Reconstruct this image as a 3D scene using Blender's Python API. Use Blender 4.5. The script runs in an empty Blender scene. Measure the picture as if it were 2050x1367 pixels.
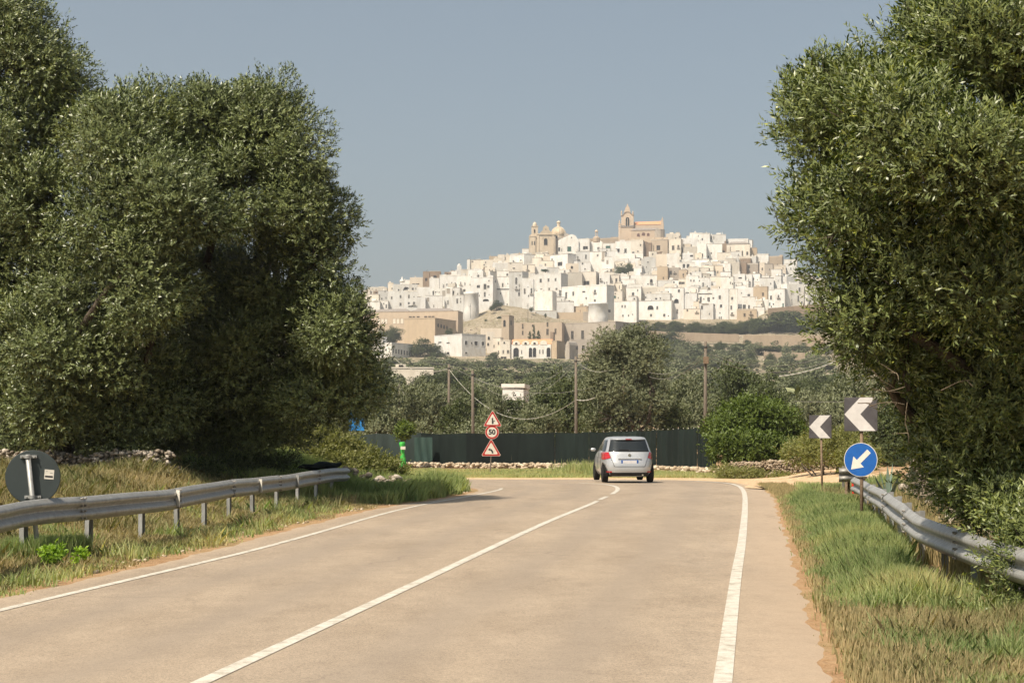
import bpy, bmesh, math, random
import numpy as np
from mathutils import Vector, Matrix, noise as mnoise

random.seed(11)
RS = np.random.RandomState(7)
F = 3190.0      # focal length of the lens in photo pixels
EYE = 1.65
HY = 865.0      # horizon line
scene = bpy.context.scene
COL = scene.collection
PI = math.pi

# ------------------------------------------------------------------ helpers
def link(o, parent=None):
    COL.objects.link(o)
    if parent is not None:
        o.parent = parent
    return o

def tag(o, label=None, cat=None, group=None, kind=None):
    if label: o['label'] = label
    if cat: o['category'] = cat
    if group: o['group'] = group
    if kind: o['kind'] = kind
    return o

def empty(name, loc, rz=0.0, label=None, cat=None, group=None):
    o = bpy.data.objects.new(name, None)
    o.location = loc
    o.rotation_euler = (0, 0, rz)
    o.empty_display_size = 0.2
    link(o)
    return tag(o, label, cat, group)

class MB:
    """collects shapes, then builds ONE mesh object"""
    def __init__(self):
        self.v = []; self.f = []; self.m = []
    def add(self, vs, fs, mi=0):
        b = len(self.v)
        self.v.extend([tuple(p) for p in vs])
        for f in fs:
            self.f.append(tuple(b + i for i in f)); self.m.append(mi)
        return self
    def box(self, x0, x1, y0, y1, z0, z1, mi=0, M=None):
        vs = [(x0,y0,z0),(x1,y0,z0),(x1,y1,z0),(x0,y1,z0),(x0,y0,z1),(x1,y0,z1),(x1,y1,z1),(x0,y1,z1)]
        if M is not None: vs = [M @ Vector(p) for p in vs]
        return self.add(vs, [(0,3,2,1),(4,5,6,7),(0,1,5,4),(1,2,6,5),(2,3,7,6),(3,0,4,7)], mi)
    def prism(self, poly, y0, y1, mi=0, M=None):
        """poly in x,z counter-clockwise seen from -y; thickness from y0 (front) to y1"""
        n = len(poly)
        vs = [(p[0], y0, p[1]) for p in poly] + [(p[0], y1, p[1]) for p in poly]
        if M is not None: vs = [M @ Vector(p) for p in vs]
        fs = [tuple(range(n)), tuple(range(2*n-1, n-1, -1))]
        for i in range(n):
            j = (i+1) % n
            fs.append((i, i+n, j+n, j))
        return self.add(vs, fs, mi)
    def lathe(self, prof, cx=0, cy=0, n=20, mi=0, M=None):
        vs = []; fs = []
        for r, z in prof:
            for k in range(n):
                a = 2*PI*k/n
                vs.append((cx + r*math.cos(a), cy + r*math.sin(a), z))
        for i in range(len(prof)-1):
            for k in range(n):
                k2 = (k+1) % n
                fs.append((i*n+k, i*n+k2, (i+1)*n+k2, (i+1)*n+k))
        fs.append(tuple(range(n-1, -1, -1)))
        fs.append(tuple((len(prof)-1)*n + k for k in range(n)))
        if M is not None: vs = [M @ Vector(p) for p in vs]
        return self.add(vs, fs, mi)
    def tube(self, path, radii, n=8, mi=0, cap=True):
        P = [Vector(p) for p in path]
        if not hasattr(radii, '__len__'): radii = [radii]*len(P)
        vs = []; fs = []
        for i, p in enumerate(P):
            d = (P[min(i+1, len(P)-1)] - P[max(i-1, 0)])
            if d.length < 1e-9: d = Vector((0,0,1))
            d.normalize()
            a = d.cross(Vector((0.13,0.27,1.0)) if abs(d.z) < .9 else Vector((1,0.1,0))); a.normalize()
            b = d.cross(a)
            for k in range(n):
                t = 2*PI*k/n
                vs.append(p + (a*math.cos(t) + b*math.sin(t))*radii[i])
        for i in range(len(P)-1):
            for k in range(n):
                k2 = (k+1) % n
                fs.append((i*n+k, i*n+k2, (i+1)*n+k2, (i+1)*n+k))
        if cap:
            fs.append(tuple(range(n-1,-1,-1))); fs.append(tuple((len(P)-1)*n+k for k in range(n)))
        return self.add(vs, fs, mi)
    def build(self, name, mats, parent=None, smooth=False, bevel=0):
        me = bpy.data.meshes.new(name)
        me.from_pydata(self.v, [], self.f)
        if not isinstance(mats, (list, tuple)): mats = [mats]
        for m in mats: me.materials.append(m)
        if len(mats) > 1: me.polygons.foreach_set('material_index', self.m)
        if smooth: me.polygons.foreach_set('use_smooth', [True]*len(self.f))
        me.update()
        o = bpy.data.objects.new(name, me)
        link(o, parent)
        if bevel:
            md = o.modifiers.new('bevel', 'BEVEL'); md.width = bevel; md.segments = 2; md.limit_method = 'ANGLE'
        return o

def np_mesh(name, V, Q, mats, attrs=None, smooth=False):
    """mesh from numpy: V (n,3), Q (m,k) faces with k corners"""
    me = bpy.data.meshes.new(name)
    V = np.ascontiguousarray(V, dtype=np.float32); Q = np.ascontiguousarray(Q, dtype=np.int32)
    m, k = Q.shape
    me.vertices.add(len(V)); me.vertices.foreach_set('co', V.ravel())
    me.loops.add(m*k); me.loops.foreach_set('vertex_index', Q.ravel())
    me.polygons.add(m)
    me.polygons.foreach_set('loop_start', np.arange(0, m*k, k, dtype=np.int32))
    try: me.polygons.foreach_set('loop_total', np.full(m, k, dtype=np.int32))
    except Exception: pass
    if smooth: me.polygons.foreach_set('use_smooth', np.ones(m, dtype=bool))
    for mt in (mats if isinstance(mats, (list, tuple)) else [mats]): me.materials.append(mt)
    if attrs:
        for an, arr in attrs.items():
            a = me.attributes.new(an, 'FLOAT', 'POINT'); a.data.foreach_set('value', np.ascontiguousarray(arr, dtype=np.float32))
    me.update(calc_edges=True); me.validate()
    return me

def np_obj(name, me, parent=None):
    o = bpy.data.objects.new(name, me)
    return link(o, parent)

def smooth01(t):
    t = np.clip(t, 0, 1); return t*t*(3-2*t)

# ------------------------------------------------------------------ materials
class NT:
    def __init__(self, name):
        self.m = bpy.data.materials.new(name); self.m.use_nodes = True
        self.t = self.m.node_tree; self.t.nodes.clear()
        self.out = self.n('ShaderNodeOutputMaterial')
        self.b = self.n('ShaderNodeBsdfPrincipled')
        self.l(self.b.outputs[0], self.out.inputs[0])
    def n(self, ty, **kw):
        nd = self.t.nodes.new(ty)
        for k, v in kw.items(): setattr(nd, k, v)
        return nd
    def l(self, a, b): self.t.links.new(a, b)
    def coord(self, kind='Object'):
        return self.n('ShaderNodeTexCoord').outputs[kind]
    def pos(self):
        return self.n('ShaderNodeNewGeometry').outputs['Position']
    def noise(self, vec, scale, detail=4, rough=.55, stretch=None):
        if stretch:
            mp = self.n('ShaderNodeMapping'); mp.inputs['Scale'].default_value = stretch
            self.l(vec, mp.inputs['Vector']); vec = mp.outputs[0]
        nd = self.n('ShaderNodeTexNoise'); nd.inputs['Scale'].default_value = scale
        nd.inputs['Detail'].default_value = detail; nd.inputs['Roughness'].default_value = rough
        self.l(vec, nd.inputs['Vector']); return nd.outputs['Fac']
    def ramp(self, fac, stops):
        r = self.n('ShaderNodeValToRGB'); el = r.color_ramp.elements
        while len(el) > 1: el.remove(el[0])
        el[0].position = stops[0][0]; el[0].color = tuple(stops[0][1]) + (1,)
        for p, c in stops[1:]:
            e = el.new(p); e.color = tuple(c) + (1,)
        self.l(fac, r.inputs[0]); return r.outputs[0]
    def mix(self, fac, a, b, mode='MIX'):
        x = self.n('ShaderNodeMix', data_type='RGBA', blend_type=mode)
        for s, v in ((0, fac), (6, a), (7, b)):
            if isinstance(v, (int, float)): x.inputs[s].default_value = v
            elif isinstance(v, tuple): x.inputs[s].default_value = v + (1,)
            else: self.l(v, x.inputs[s])
        return x.outputs[2]
    def math(self, op, a, b=None):
        x = self.n('ShaderNodeMath', operation=op)
        for s, v in ((0, a), (1, b)):
            if v is None: continue
            if isinstance(v, (int, float)): x.inputs[s].default_value = v
            else: self.l(v, x.inputs[s])
        return x.outputs[0]
    def bump(self, h, strength=.4, dist=.02):
        b = self.n('ShaderNodeBump'); b.inputs['Strength'].default_value = strength
        b.inputs['Distance'].default_value = dist
        self.l(h, b.inputs['Height']); self.l(b.outputs[0], self.b.inputs['Normal'])
    def col(self, c):
        if isinstance(c, tuple): self.b.inputs['Base Color'].default_value = c + (1,)
        else: self.l(c, self.b.inputs['Base Color'])
    def rough(self, r, spec=.5):
        if isinstance(r, (int, float)): self.b.inputs['Roughness'].default_value = r
        else: self.l(r, self.b.inputs['Roughness'])
        self.b.inputs['Specular IOR Level'].default_value = spec
        return self.m

def speckled(name, c1, c2, scale=6, rough=.85, bump=.3, bscale=None, spec=.3, dist=.02, stretch=None, metallic=0):
    k = NT(name); v = k.coord()
    a = k.noise(v, scale, 5, .6, stretch)
    k.col(k.ramp(a, [(.3, c1), (.7, c2)]))
    if bump: k.bump(k.noise(v, bscale or scale*4, 4), bump, dist)
    k.b.inputs['Metallic'].default_value = metallic
    return k.rough(rough, spec)

def plain(name, c, rough=.5, spec=.5, metallic=0):
    k = NT(name); v = k.coord()
    a = k.noise(v, 9, 3)
    d = tuple(x*.86 for x in c)
    k.col(k.ramp(a, [(.3, d), (.65, c)]))
    k.b.inputs['Metallic'].default_value = metallic
    return k.rough(rough, spec)

def wall_mat(name, c, stain, amount=.5, dirt=(.34,.28,.20)):
    k = NT(name); v = k.pos()
    a = k.noise(v, .30, 6, .7, (1,1,.45))
    b = k.noise(v, .9, 4, .7, (1,1,.25))
    base = k.mix(k.ramp(a, [(.42, (0,0,0)), (.75, (amount,)*3)]), c, stain)
    base = k.mix(k.ramp(b, [(.58, (0,0,0)), (.80, (amount*.7,)*3)]), base, dirt)
    oi = k.n('ShaderNodeObjectInfo').outputs['Random']
    base = k.mix(1.0, base, k.ramp(oi, [(0, (.76,.75,.73)), (.15, (.90,.89,.87)), (.4, (1.0,.99,.98)), (.7, (1.08,1.05,1.0)), (1, (1.14,1.13,1.11))]), 'MULTIPLY')
    k.col(base); k.bump(k.noise(v, 1.4, 4), .3, .15)
    return k.rough(.9, .15)

M = {}
M['white'] = wall_mat('whitewash', (.70,.69,.665), (.47,.43,.36), .75)
M['cream'] = wall_mat('cream_plaster', (.66,.61,.53), (.48,.42,.34), .7)
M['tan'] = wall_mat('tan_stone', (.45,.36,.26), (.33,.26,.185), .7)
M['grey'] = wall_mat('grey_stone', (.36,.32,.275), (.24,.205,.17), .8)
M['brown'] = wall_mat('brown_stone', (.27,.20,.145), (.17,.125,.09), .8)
M['pink'] = wall_mat('pink_stone', (.455,.37,.28), (.34,.27,.20), .7)
M['peach'] = wall_mat('peach_plaster', (.66,.58,.48), (.52,.44,.34), .5)
M['gold'] = wall_mat('golden_limestone', (.58,.49,.37), (.42,.34,.25), .7)
M['terracotta'] = speckled('terracotta_tiles', (.52,.24,.12), (.66,.34,.18), 1.5, .9, .4, 3, dist=.1)
M['roofgrey'] = speckled('weathered_roof', (.20,.17,.15), (.32,.28,.24), .8, .9, .4, 2, dist=.1)
M['glass_dark'] = speckled('dark_window', (.012,.012,.013), (.04,.038,.036), .6, .35, 0)
M['shutter'] = speckled('green_shutter', (.02,.07,.055), (.035,.11,.085), 1.5, .6, .2)
M['blocked'] = speckled('blocked_window', (.62,.55,.44), (.72,.66,.56), 1.5, .9, .2)
M['surround'] = plain('stone_surround', (.66,.62,.55), .85, .2)
M['iron'] = plain('iron', (.06,.055,.05), .6)
# --- roadside materials
M['steel'] = speckled('galvanised_steel', (.25,.245,.23), (.40,.40,.385), 14, .5, .12, 40, .5, .002, (1,1,.35), .35)
M['steel_old'] = speckled('weathered_galvanised', (.17,.155,.135), (.30,.285,.26), 10, .55, .2, 40, .5, .002, None, .55)
M['rust'] = speckled('rusty_post', (.14,.09,.055), (.26,.19,.13), 20, .8, .3)
M['red'] = plain('sign_red', (.42,.025,.02), .45)
M['refl_red'] = plain('reflector_red', (.62,.03,.015), .3)
M['sign_white'] = plain('sign_white', (.66,.62,.54), .45)
M['sign_black'] = plain('sign_black', (.025,.024,.026), .5)
M['chev_dark'] = speckled('chevron_dark', (.05,.045,.048), (.085,.078,.08), 5, .5, 0)
M['chev_white'] = speckled('chevron_white', (.46,.43,.41), (.58,.55,.52), 5, .5, 0)
M['sign_blue'] = plain('sign_blue', (.006,.095,.36), .4)
M['sign_back'] = plain('sign_back_green', (.033,.044,.044), .55)
M['bluepanel'] = plain('blue_board', (.02,.22,.55), .5)
M['limegreen'] = speckled('lime_net', (.03,.30,.04), (.07,.48,.08), 12, .6, .3)
M['wood'] = speckled('weathered_pole', (.11,.09,.07), (.20,.165,.13), 8, .9, .4, 20, .2, .01, (6,6,.5))
M['cable'] = plain('cable', (.22,.21,.18), .7)
M['cable_pale'] = plain('pale_cable', (.45,.43,.37), .7)
M['bark'] = speckled('olive_bark', (.045,.035,.026), (.13,.105,.08), 7, .95, .9, 14, .1, .04, (1,1,.3))
M['twig'] = speckled('dry_twig', (.10,.075,.05), (.19,.15,.10), 12, .9, .2)

def fabric_mat():
    k = NT('shade_net'); v = k.pos()
    a = k.noise(v, 1.2, 5, .65, (1,1,.25)); b = k.noise(v, 40, 2)
    c = k.ramp(a, [(.3, (.006,.0105,.0092)), (.62, (.010,.0175,.0152)), (.85, (.020,.030,.026))])
    oi = k.n('ShaderNodeObjectInfo').outputs['Random']
    c = k.mix(1.0, c, k.ramp(oi, [(0, (.6,.6,.6)), (1, (1.3,1.3,1.25))]), 'MULTIPLY')
    k.col(c); k.bump(k.math('ADD', a, k.math('MULTIPLY', b, .15)), .5, .05)
    return k.rough(.85, .2)
M['net'] = fabric_mat()
M['net_mid'] = speckled('greyish_shade_net', (.018,.027,.024), (.035,.050,.045), 1.5, .85, .4, 5, .2, .03, (1,1,.2))
M['net_pale'] = speckled('faded_shade_net', (.025,.05,.043), (.05,.085,.073), 2, .85, .4, 6, .2, .03, (1,1,.2))

def asphalt_mat():
    k = NT('asphalt'); v = k.pos()
    big = k.noise(v, .25, 5, .6); fine = k.noise(v, 90, 3, .7); mid = k.noise(v, 3.0, 5, .7)
    long_ = k.noise(v, .5, 4, .6, (1.6,.16,1))
    base = k.ramp(big, [(.3, (.300,.240,.178)), (.7, (.355,.285,.212))])
    base = k.mix(k.ramp(long_, [(.45, (0,0,0)), (.7, (.45,)*3)]), base, (.265,.218,.172))
    base = k.mix(1.0, base, k.ramp(fine, [(.25, (.50,.50,.50)), (.5, (1,1,1)), (.78, (1.5,1.46,1.40))]), 'MULTIPLY')
    base = k.mix(1.0, base, k.ramp(k.noise(v, 34, 3, .8), [(.32, (.72,.71,.70)), (.5, (1,1,1)), (.7, (1.16,1.15,1.13))]), 'MULTIPLY')
    base = k.mix(1.0, base, k.ramp(k.noise(v, .9, 5, .75, (1,.35,1)), [(.34, (.84,.83,.82)), (.55, (1,1,1)), (.75, (1.07,1.06,1.05))]), 'MULTIPLY')
    base = k.mix(1.0, base, k.ramp(mid, [(.3, (.90,.90,.90)), (.7, (1.06,1.06,1.06))]), 'MULTIPLY')
    # sandy dust blown on the outer shoulders (distance from the road's edge kept as an attribute)
    at = k.n('ShaderNodeAttribute'); at.attribute_name = 'edge'
    e = k.math('ADD', at.outputs['Fac'], k.math('MULTIPLY', k.math('SUBTRACT', mid, .5), .7))
    base = k.mix(k.ramp(e, [(.25, (0,0,0)), (.95, (.72,)*3)]), base, (.39,.295,.21))
    tr = k.n('ShaderNodeAttribute'); tr.attribute_name = 'track'
    base = k.mix(k.math('MULTIPLY', tr.outputs['Fac'], .50), base, (.240,.197,.155))
    # fine cracks
    vo = k.n('ShaderNodeTexVoronoi', feature='DISTANCE_TO_EDGE'); vo.inputs['Scale'].default_value = .55
    ds = k.n('ShaderNodeMixRGB'); ds.inputs[0].default_value = .35
    nz = k.n('ShaderNodeTexNoise'); nz.inputs['Scale'].default_value = 2.2; k.l(v, nz.inputs['Vector'])
    k.l(v, ds.inputs[1]); k.l(nz.outputs['Color'], ds.inputs[2]); k.l(ds.outputs[0], vo.inputs['Vector'])
    cr = k.ramp(vo.outputs['Distance'], [(0.0, (1,1,1)), (.018, (0,0,0))])
    cm = k.ramp(k.noise(v, .18, 3), [(.50, (0,0,0)), (.64, (.4,)*3)])
    base = k.mix(k.mix(1.0, cr, cm, 'MULTIPLY'), base, (.10,.08,.065))
    k.col(base); k.bump(fine, .5, .006)
    return k.rough(.88, .25)
M['asphalt'] = asphalt_mat()

def paint_mat():
    k = NT('road_paint'); v = k.pos()
    a = k.noise(v, 7, 6, .75); f = k.noise(v, 80, 3)
    c = k.ramp(a, [(.33, (.31,.27,.21)), (.50, (.52,.48,.41)), (.7, (.62,.59,.52))])
    c = k.mix(1.0, c, k.ramp(f, [(.3, (.8,.8,.8)), (.6, (1,1,1))]), 'MULTIPLY')
    k.col(c); k.bump(f, .3, .004); return k.rough(.8, .3)
M['paint'] = paint_mat()

def ground_mat():
    k = NT('ground'); v = k.pos()
    sx = k.n('ShaderNodeSeparateXYZ'); k.l(v, sx.inputs[0])
    a = k.noise(v, .35, 6, .65); b = k.noise(v, 5, 5, .7); f = k.noise(v, 38, 4, .7)
    near = k.ramp(a, [(.3, (.27,.155,.08)), (.5, (.36,.225,.12)), (.7, (.22,.17,.075))])
    near = k.mix(k.ramp(b, [(.42, (0,0,0)), (.68, (.75,)*3)]), near, (.42,.29,.17))
    near = k.mix(1.0, near, k.ramp(f, [(.3, (.62,.62,.62)), (.6, (1.1,1.1,1.1))]), 'MULTIPLY')
    g = k.noise(v, .02, 6, .7); g2 = k.noise(v, .22, 5, .75)
    far = k.ramp(g, [(.35, (.15,.13,.07)), (.5, (.255,.21,.145)), (.65, (.33,.27,.19))])
    far = k.mix(k.ramp(g2, [(.48, (0,0,0)), (.62, (.8,)*3)]), far, (.16,.135,.07))
    far = k.mix(k.ramp(k.noise(v, .5, 4, .8), [(.54, (0,0,0)), (.62, (.8,)*3)]), far, (.50,.43,.34))
    t = k.math('MULTIPLY', k.math('SUBTRACT', sx.outputs[1], 150), .005)
    k.col(k.mix(k.ramp(t, [(0, (0,0,0)), (1, (1,1,1))]), near, far))
    k.bump(k.math('ADD', b, k.math('MULTIPLY', f, .4)), .8, .05)
    return k.rough(.95, .1)
M['ground'] = ground_mat()
M['sand'] = speckled('limestone_grit', (.40,.27,.15), (.62,.46,.30), 5, .95, .8, 30, .1, .03)

def stone_mat(name, cs, sc=.9):
    k = NT(name); v = k.pos()
    at = k.n('ShaderNodeAttribute'); at.attribute_name = 'v'
    n = k.noise(v, 6*sc, 5, .7)
    c = k.ramp(at.outputs['Fac'], [(0, cs[0]), (.5, cs[1]), (1, cs[2])])
    c = k.mix(1.0, c, k.ramp(n, [(.3, (.55,.53,.5)), (.6, (1.1,1.1,1.08))]), 'MULTIPLY')
    k.col(c); k.bump(k.noise(v, 20*sc, 4), .6, .02); return k.rough(.95, .1)
M['drystone'] = stone_mat('dry_stone', ((.14,.115,.085), (.30,.25,.20), (.52,.46,.40)))
M['earthstone'] = stone_mat('earthy_stone', ((.22,.165,.11), (.34,.26,.185), (.46,.38,.29)))
M['rubble'] = stone_mat('pale_rubble', ((.30,.23,.155), (.46,.37,.27), (.62,.53,.41)))
M['terrace'] = wall_mat('terrace_stone_wall', (.38,.30,.22), (.26,.20,.14), .8)
M['farstone'] = stone_mat('terrace_stone', ((.26,.21,.16), (.40,.33,.255), (.52,.44,.35)), .15)

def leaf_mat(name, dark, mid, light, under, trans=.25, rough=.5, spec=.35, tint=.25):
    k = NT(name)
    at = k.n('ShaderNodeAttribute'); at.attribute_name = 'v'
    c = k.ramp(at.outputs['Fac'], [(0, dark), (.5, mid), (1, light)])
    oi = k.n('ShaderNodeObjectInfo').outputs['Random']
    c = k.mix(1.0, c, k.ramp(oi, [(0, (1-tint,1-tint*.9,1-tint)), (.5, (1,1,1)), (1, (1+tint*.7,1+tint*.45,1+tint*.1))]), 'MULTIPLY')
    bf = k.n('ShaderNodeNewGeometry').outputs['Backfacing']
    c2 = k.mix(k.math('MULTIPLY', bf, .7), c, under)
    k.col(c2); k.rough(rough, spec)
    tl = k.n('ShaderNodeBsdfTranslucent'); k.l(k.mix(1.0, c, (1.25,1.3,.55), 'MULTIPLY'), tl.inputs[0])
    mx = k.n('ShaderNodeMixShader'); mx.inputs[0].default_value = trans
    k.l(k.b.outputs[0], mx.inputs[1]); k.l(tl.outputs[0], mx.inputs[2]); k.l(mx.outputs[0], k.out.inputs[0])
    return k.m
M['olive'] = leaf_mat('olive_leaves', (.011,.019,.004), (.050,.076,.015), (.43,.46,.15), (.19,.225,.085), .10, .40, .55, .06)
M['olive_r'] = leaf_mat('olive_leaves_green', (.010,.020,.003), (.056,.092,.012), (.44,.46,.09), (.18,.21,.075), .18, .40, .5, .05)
M['olive_far'] = leaf_mat('olive_grove_leaves', (.026,.038,.010), (.085,.108,.036), (.33,.34,.18), (.25,.265,.15), .16, .5, .35, .32)
M['dense'] = leaf_mat('dense_leaves', (.016,.027,.008), (.050,.070,.016), (.15,.175,.045), (.10,.12,.045), .16)
M['bush'] = leaf_mat('bush_leaves', (.035,.06,.010), (.09,.13,.018), (.22,.27,.04), (.14,.19,.045), .35)
M['lime'] = leaf_mat('lime_leaves', (.12,.22,.02), (.24,.40,.03), (.40,.55,.06), (.25,.38,.05), .35)
M['scrub'] = leaf_mat('scrub_leaves', (.08,.10,.02), (.19,.21,.045), (.36,.32,.11), (.22,.22,.08), .3)
M['grass'] = leaf_mat('grass_blades', (.17,.25,.09), (.42,.46,.20), (.62,.50,.28), (.40,.42,.21), .42, .6, .2, .0)
M['drygrass'] = leaf_mat('dry_grass_blades', (.13,.17,.055), (.28,.24,.115), (.46,.36,.20), (.30,.26,.14), .25, .7, .15, .0)
M['agave'] = plain('agave_leaf', (.22,.29,.22), .6)

# ------------------------------------------------------------------ road edge curves, terrain
LE = [(-8.2,-12),(-7.1,0),(-6.2,8),(-5.15,16.2),(-4.48,20.6),(-3.78,27.8),(-2.9,35.1),(-1.85,39.5),(-1.15,43.9),(-1.25,46.6),(-2.6,48.4),(-6,49.2),(-12,49.0),(-45,41)]
RE = [(-1.2,-12),(.62,0),(2.22,10.5),(3.18,17),(3.95,21.9),(4.78,27.4),(5.72,33.7),(6.74,40.5),(7.6,48.7),(7.85,54),(7.1,58.6),(4.6,61.2),(-8,61.8),(-45,54)]
def xl(Y): return np.interp(Y, [p[1] for p in LE[:10]], [p[0] for p in LE[:10]])
def xr(Y): return np.interp(Y, [p[1] for p in RE[:10]], [p[0] for p in RE[:10]])

PXS = np.array([-200, 300, 600, 730, 775, 850, 940, 1050, 1160, 1240, 1330, 1400, 1500, 1560, 1640, 1750, 2100])
TOPY = np.array([760, 700, 640, 592, 586, 562, 530, 508, 492, 490, 487, 486, 500, 522, 560, 610, 720.])
BPX = np.array([-200, 600, 730, 880, 930, 960, 1000, 1060, 1110, 1220, 1500, 1540, 1640, 1800, 2100])
BASY = np.array([770, 650, 619, 622, 638, 628, 614, 622, 636, 646, 641, 621, 613, 640, 740.])
D0, D1 = 1200.0, 1460.0
def zpx(py, D): return EYE + (HY - py)/F*D
def terrain(X, Y):
    X = np.asarray(X, dtype=float); Y = np.asarray(Y, dtype=float)
    z = np.interp(Y, [-60, 50, 60, 76, 96, 130, 170, 260, 400, 600, 850, 1000, 1100], [0, 0, -.14, -.30, -.46, -.5, -.3, 3.4, 10.5, 20.5, 36, 51, 66])
    # field banks beside the road
    lb = .85*smooth01((xl(Y) - 1.6 - X)/3.6)*smooth01((47.0 - Y)/2.5)
    rb = .45*smooth01((X - xr(Y) - 1.6)/3.2)*smooth01((Y-24)/10)*smooth01((75-Y)/12)
    z = z + lb + rb + .04*np.sin(X*1.3+Y*.7)*smooth01((xl(Y)-2-X)/3)*smooth01((110-Y)/20)
    px = 1025 + F*X/np.maximum(Y, 1)
    zb = zpx(np.interp(px, BPX, BASY), D0); zt = zpx(np.interp(px, PXS, TOPY), D1)
    zb = np.maximum(zb, 20); zt = np.maximum(zt, 20)
    t = (Y-1100)/100
    z = np.where(Y > 1100, z*(1-np.clip(t,0,1)) + zb*np.clip(t,0,1), z)
    z = np.where(Y > D0, zb + (zt-zb)*np.clip((Y-D0)/(D1-D0), 0, 1), z)
    z = np.where(Y > D1, zt*(1 - smooth01((Y-D1)/700)), z)
    z = z - 9*smooth01((Y-1206)/26)
    return z
def tz(x, y): return float(terrain(x, y))
def PX(px, D): return (px-1025)/F*D
HAZE = 0.00016; SKYSAT = .68; SKYSTR = .088; EXPO = .42
# ------------------------------------------------------------------ ground sheet, road, markings
def build_ground():
    u = np.linspace(-1, 1, 321); xs = np.sinh(u*5.2)/np.sinh(5.2)*2600
    ys = np.concatenate([np.arange(-60, 112, 1.0), 112*np.exp(np.linspace(0.008, math.log(4200/112), 260))])
    XX, YY = np.meshgrid(xs, ys); ZZ = terrain(XX, YY)
    far = (YY > 150)
    nz = np.sin(XX*.031+YY*.017)*1.2 + np.sin(XX*.083-YY*.061)*.7 + np.sin(XX*.19+YY*.23)*.35
    nz = nz*.3
    ZZ = ZZ + np.where(far, nz*smooth01((YY-150)/300), 0)
    V = np.stack([XX, YY, ZZ], -1).reshape(-1, 3)
    nx = len(xs); ny = len(ys)
    i = np.arange(ny-1)[:, None]*nx + np.arange(nx-1)[None, :]
    Q = np.stack([i, i+1, i+nx+1, i+nx], -1).reshape(-1, 4)
    o = np_obj('ground', np_mesh('ground', V, Q, M['ground'], smooth=True))
    tag(o, 'dry stony earth of verges, fields and hillside', None, None, 'structure')
build_ground()

def resample(pts, n):
    P = np.array(pts, float); d = np.r_[0, np.cumsum(np.hypot(*np.diff(P, axis=0).T))]
    # smooth (catmull) then resample
    out = []
    for s in np.linspace(0, d[-1], n):
        i = min(max(np.searchsorted(d, s)-1, 0), len(P)-2); t = (s-d[i])/(d[i+1]-d[i])
        p0 = P[max(i-1,0)]; p1 = P[i]; p2 = P[i+1]; p3 = P[min(i+2, len(P)-1)]
        L1 = d[i+1]-d[i]; m1 = (p2-p0)/(d[i+1]-d[max(i-1,0)])*L1; m2 = (p3-p1)/(d[min(i+2, len(P)-1)]-d[i])*L1
        out.append((2*t**3-3*t*t+1)*p1 + (t**3-2*t*t+t)*m1 + (-2*t**3+3*t*t)*p2 + (t**3-t*t)*m2)
    return np.array(out)

def build_road():
    n, w = 260, 36
    L = []; R = []
    # match stations segment by segment
    for i in range(len(LE)-1):
        k = 60
        t = np.linspace(0, 1, k, endpoint=(i == len(LE)-2))
        def seg(P):
            P = np.array(P, float); p0 = P[max(i-1,0)]; p1 = P[i]; p2 = P[i+1]; p3 = P[min(i+2, len(P)-1)]
            q = lambda u_, v_: max(float(np.hypot(*(v_-u_))), 1e-6); L1 = q(p1, p2); m1 = (p2-p0)/(L1+(q(p0, p1) if i > 0 else 0))*L1; m2 = (p3-p1)/(L1+(q(p2, p3) if i+2 < len(P) else 0))*L1; tt = t[:, None]
            return (2*tt**3-3*tt*tt+1)*p1 + (tt**3-2*tt*tt+tt)*m1 + (-2*tt**3+3*tt*tt)*p2 + (tt**3-tt*tt)*m2
        L.append(seg(LE)); R.append(seg(RE))
    L = np.concatenate(L); R = np.concatenate(R); n = len(L)
    # uneven crumbling edge
    for A, s in ((L, -1), (R, 1)):
        for i in range(n):
            A[i, 0] += s*(.03*math.sin(A[i, 1]*2.1) + .025*math.sin(A[i, 1]*5.3+1) + .012*math.sin(A[i, 1]*13))
    u = np.linspace(0, 1, w+1)
    P = L[:, None, :]*(1-u)[None, :, None] + R[:, None, :]*u[None, :, None]
    Z = terrain(P[..., 0], P[..., 1]) + .014 + .010*np.sin(u*PI)[None, :]
    Z[:, 0] -= .03; Z[:, -1] -= .03
    V = np.concatenate([P, Z[..., None]], -1).reshape(-1, 3)
    i = np.arange(n-1)[:, None]*(w+1) + np.arange(w)[None, :]
    Q = np.stack([i, i+1, i+w+2, i+w+1], -1).reshape(-1, 4)
    wid = np.hypot(*(R-L).T)[:, None]
    dist = np.minimum(u[None, :]*wid, (1-u)[None, :]*wid)
    right = (u > .5)[None, :]
    edge = np.where(right, 1 - dist/1.5, 1 - dist/.6)
    track = sum(np.exp(-((u-c)/.035)**2) for c in (.20,.36,.60,.76))[None, :]*np.ones((n, 1))
    o = np_obj('road', np_mesh('road', V, Q, M['asphalt'], {'edge': np.clip(edge, 0, 1).ravel(), 'track': track.ravel()}, smooth=True))
    tag(o, 'dusty pale asphalt road bending left', None, None, 'structure')
build_road()

def road_z(x, y):
    # height of the asphalt (crowned) near the point
    t = tz(x, y)
    L = float(xl(y)); R = float(xr(y)); u = (x-L)/(R-L) if y < 47 else .5
    u = min(max(u, 0), 1)
    return t + .014 + .010*math.sin(u*PI)

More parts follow.
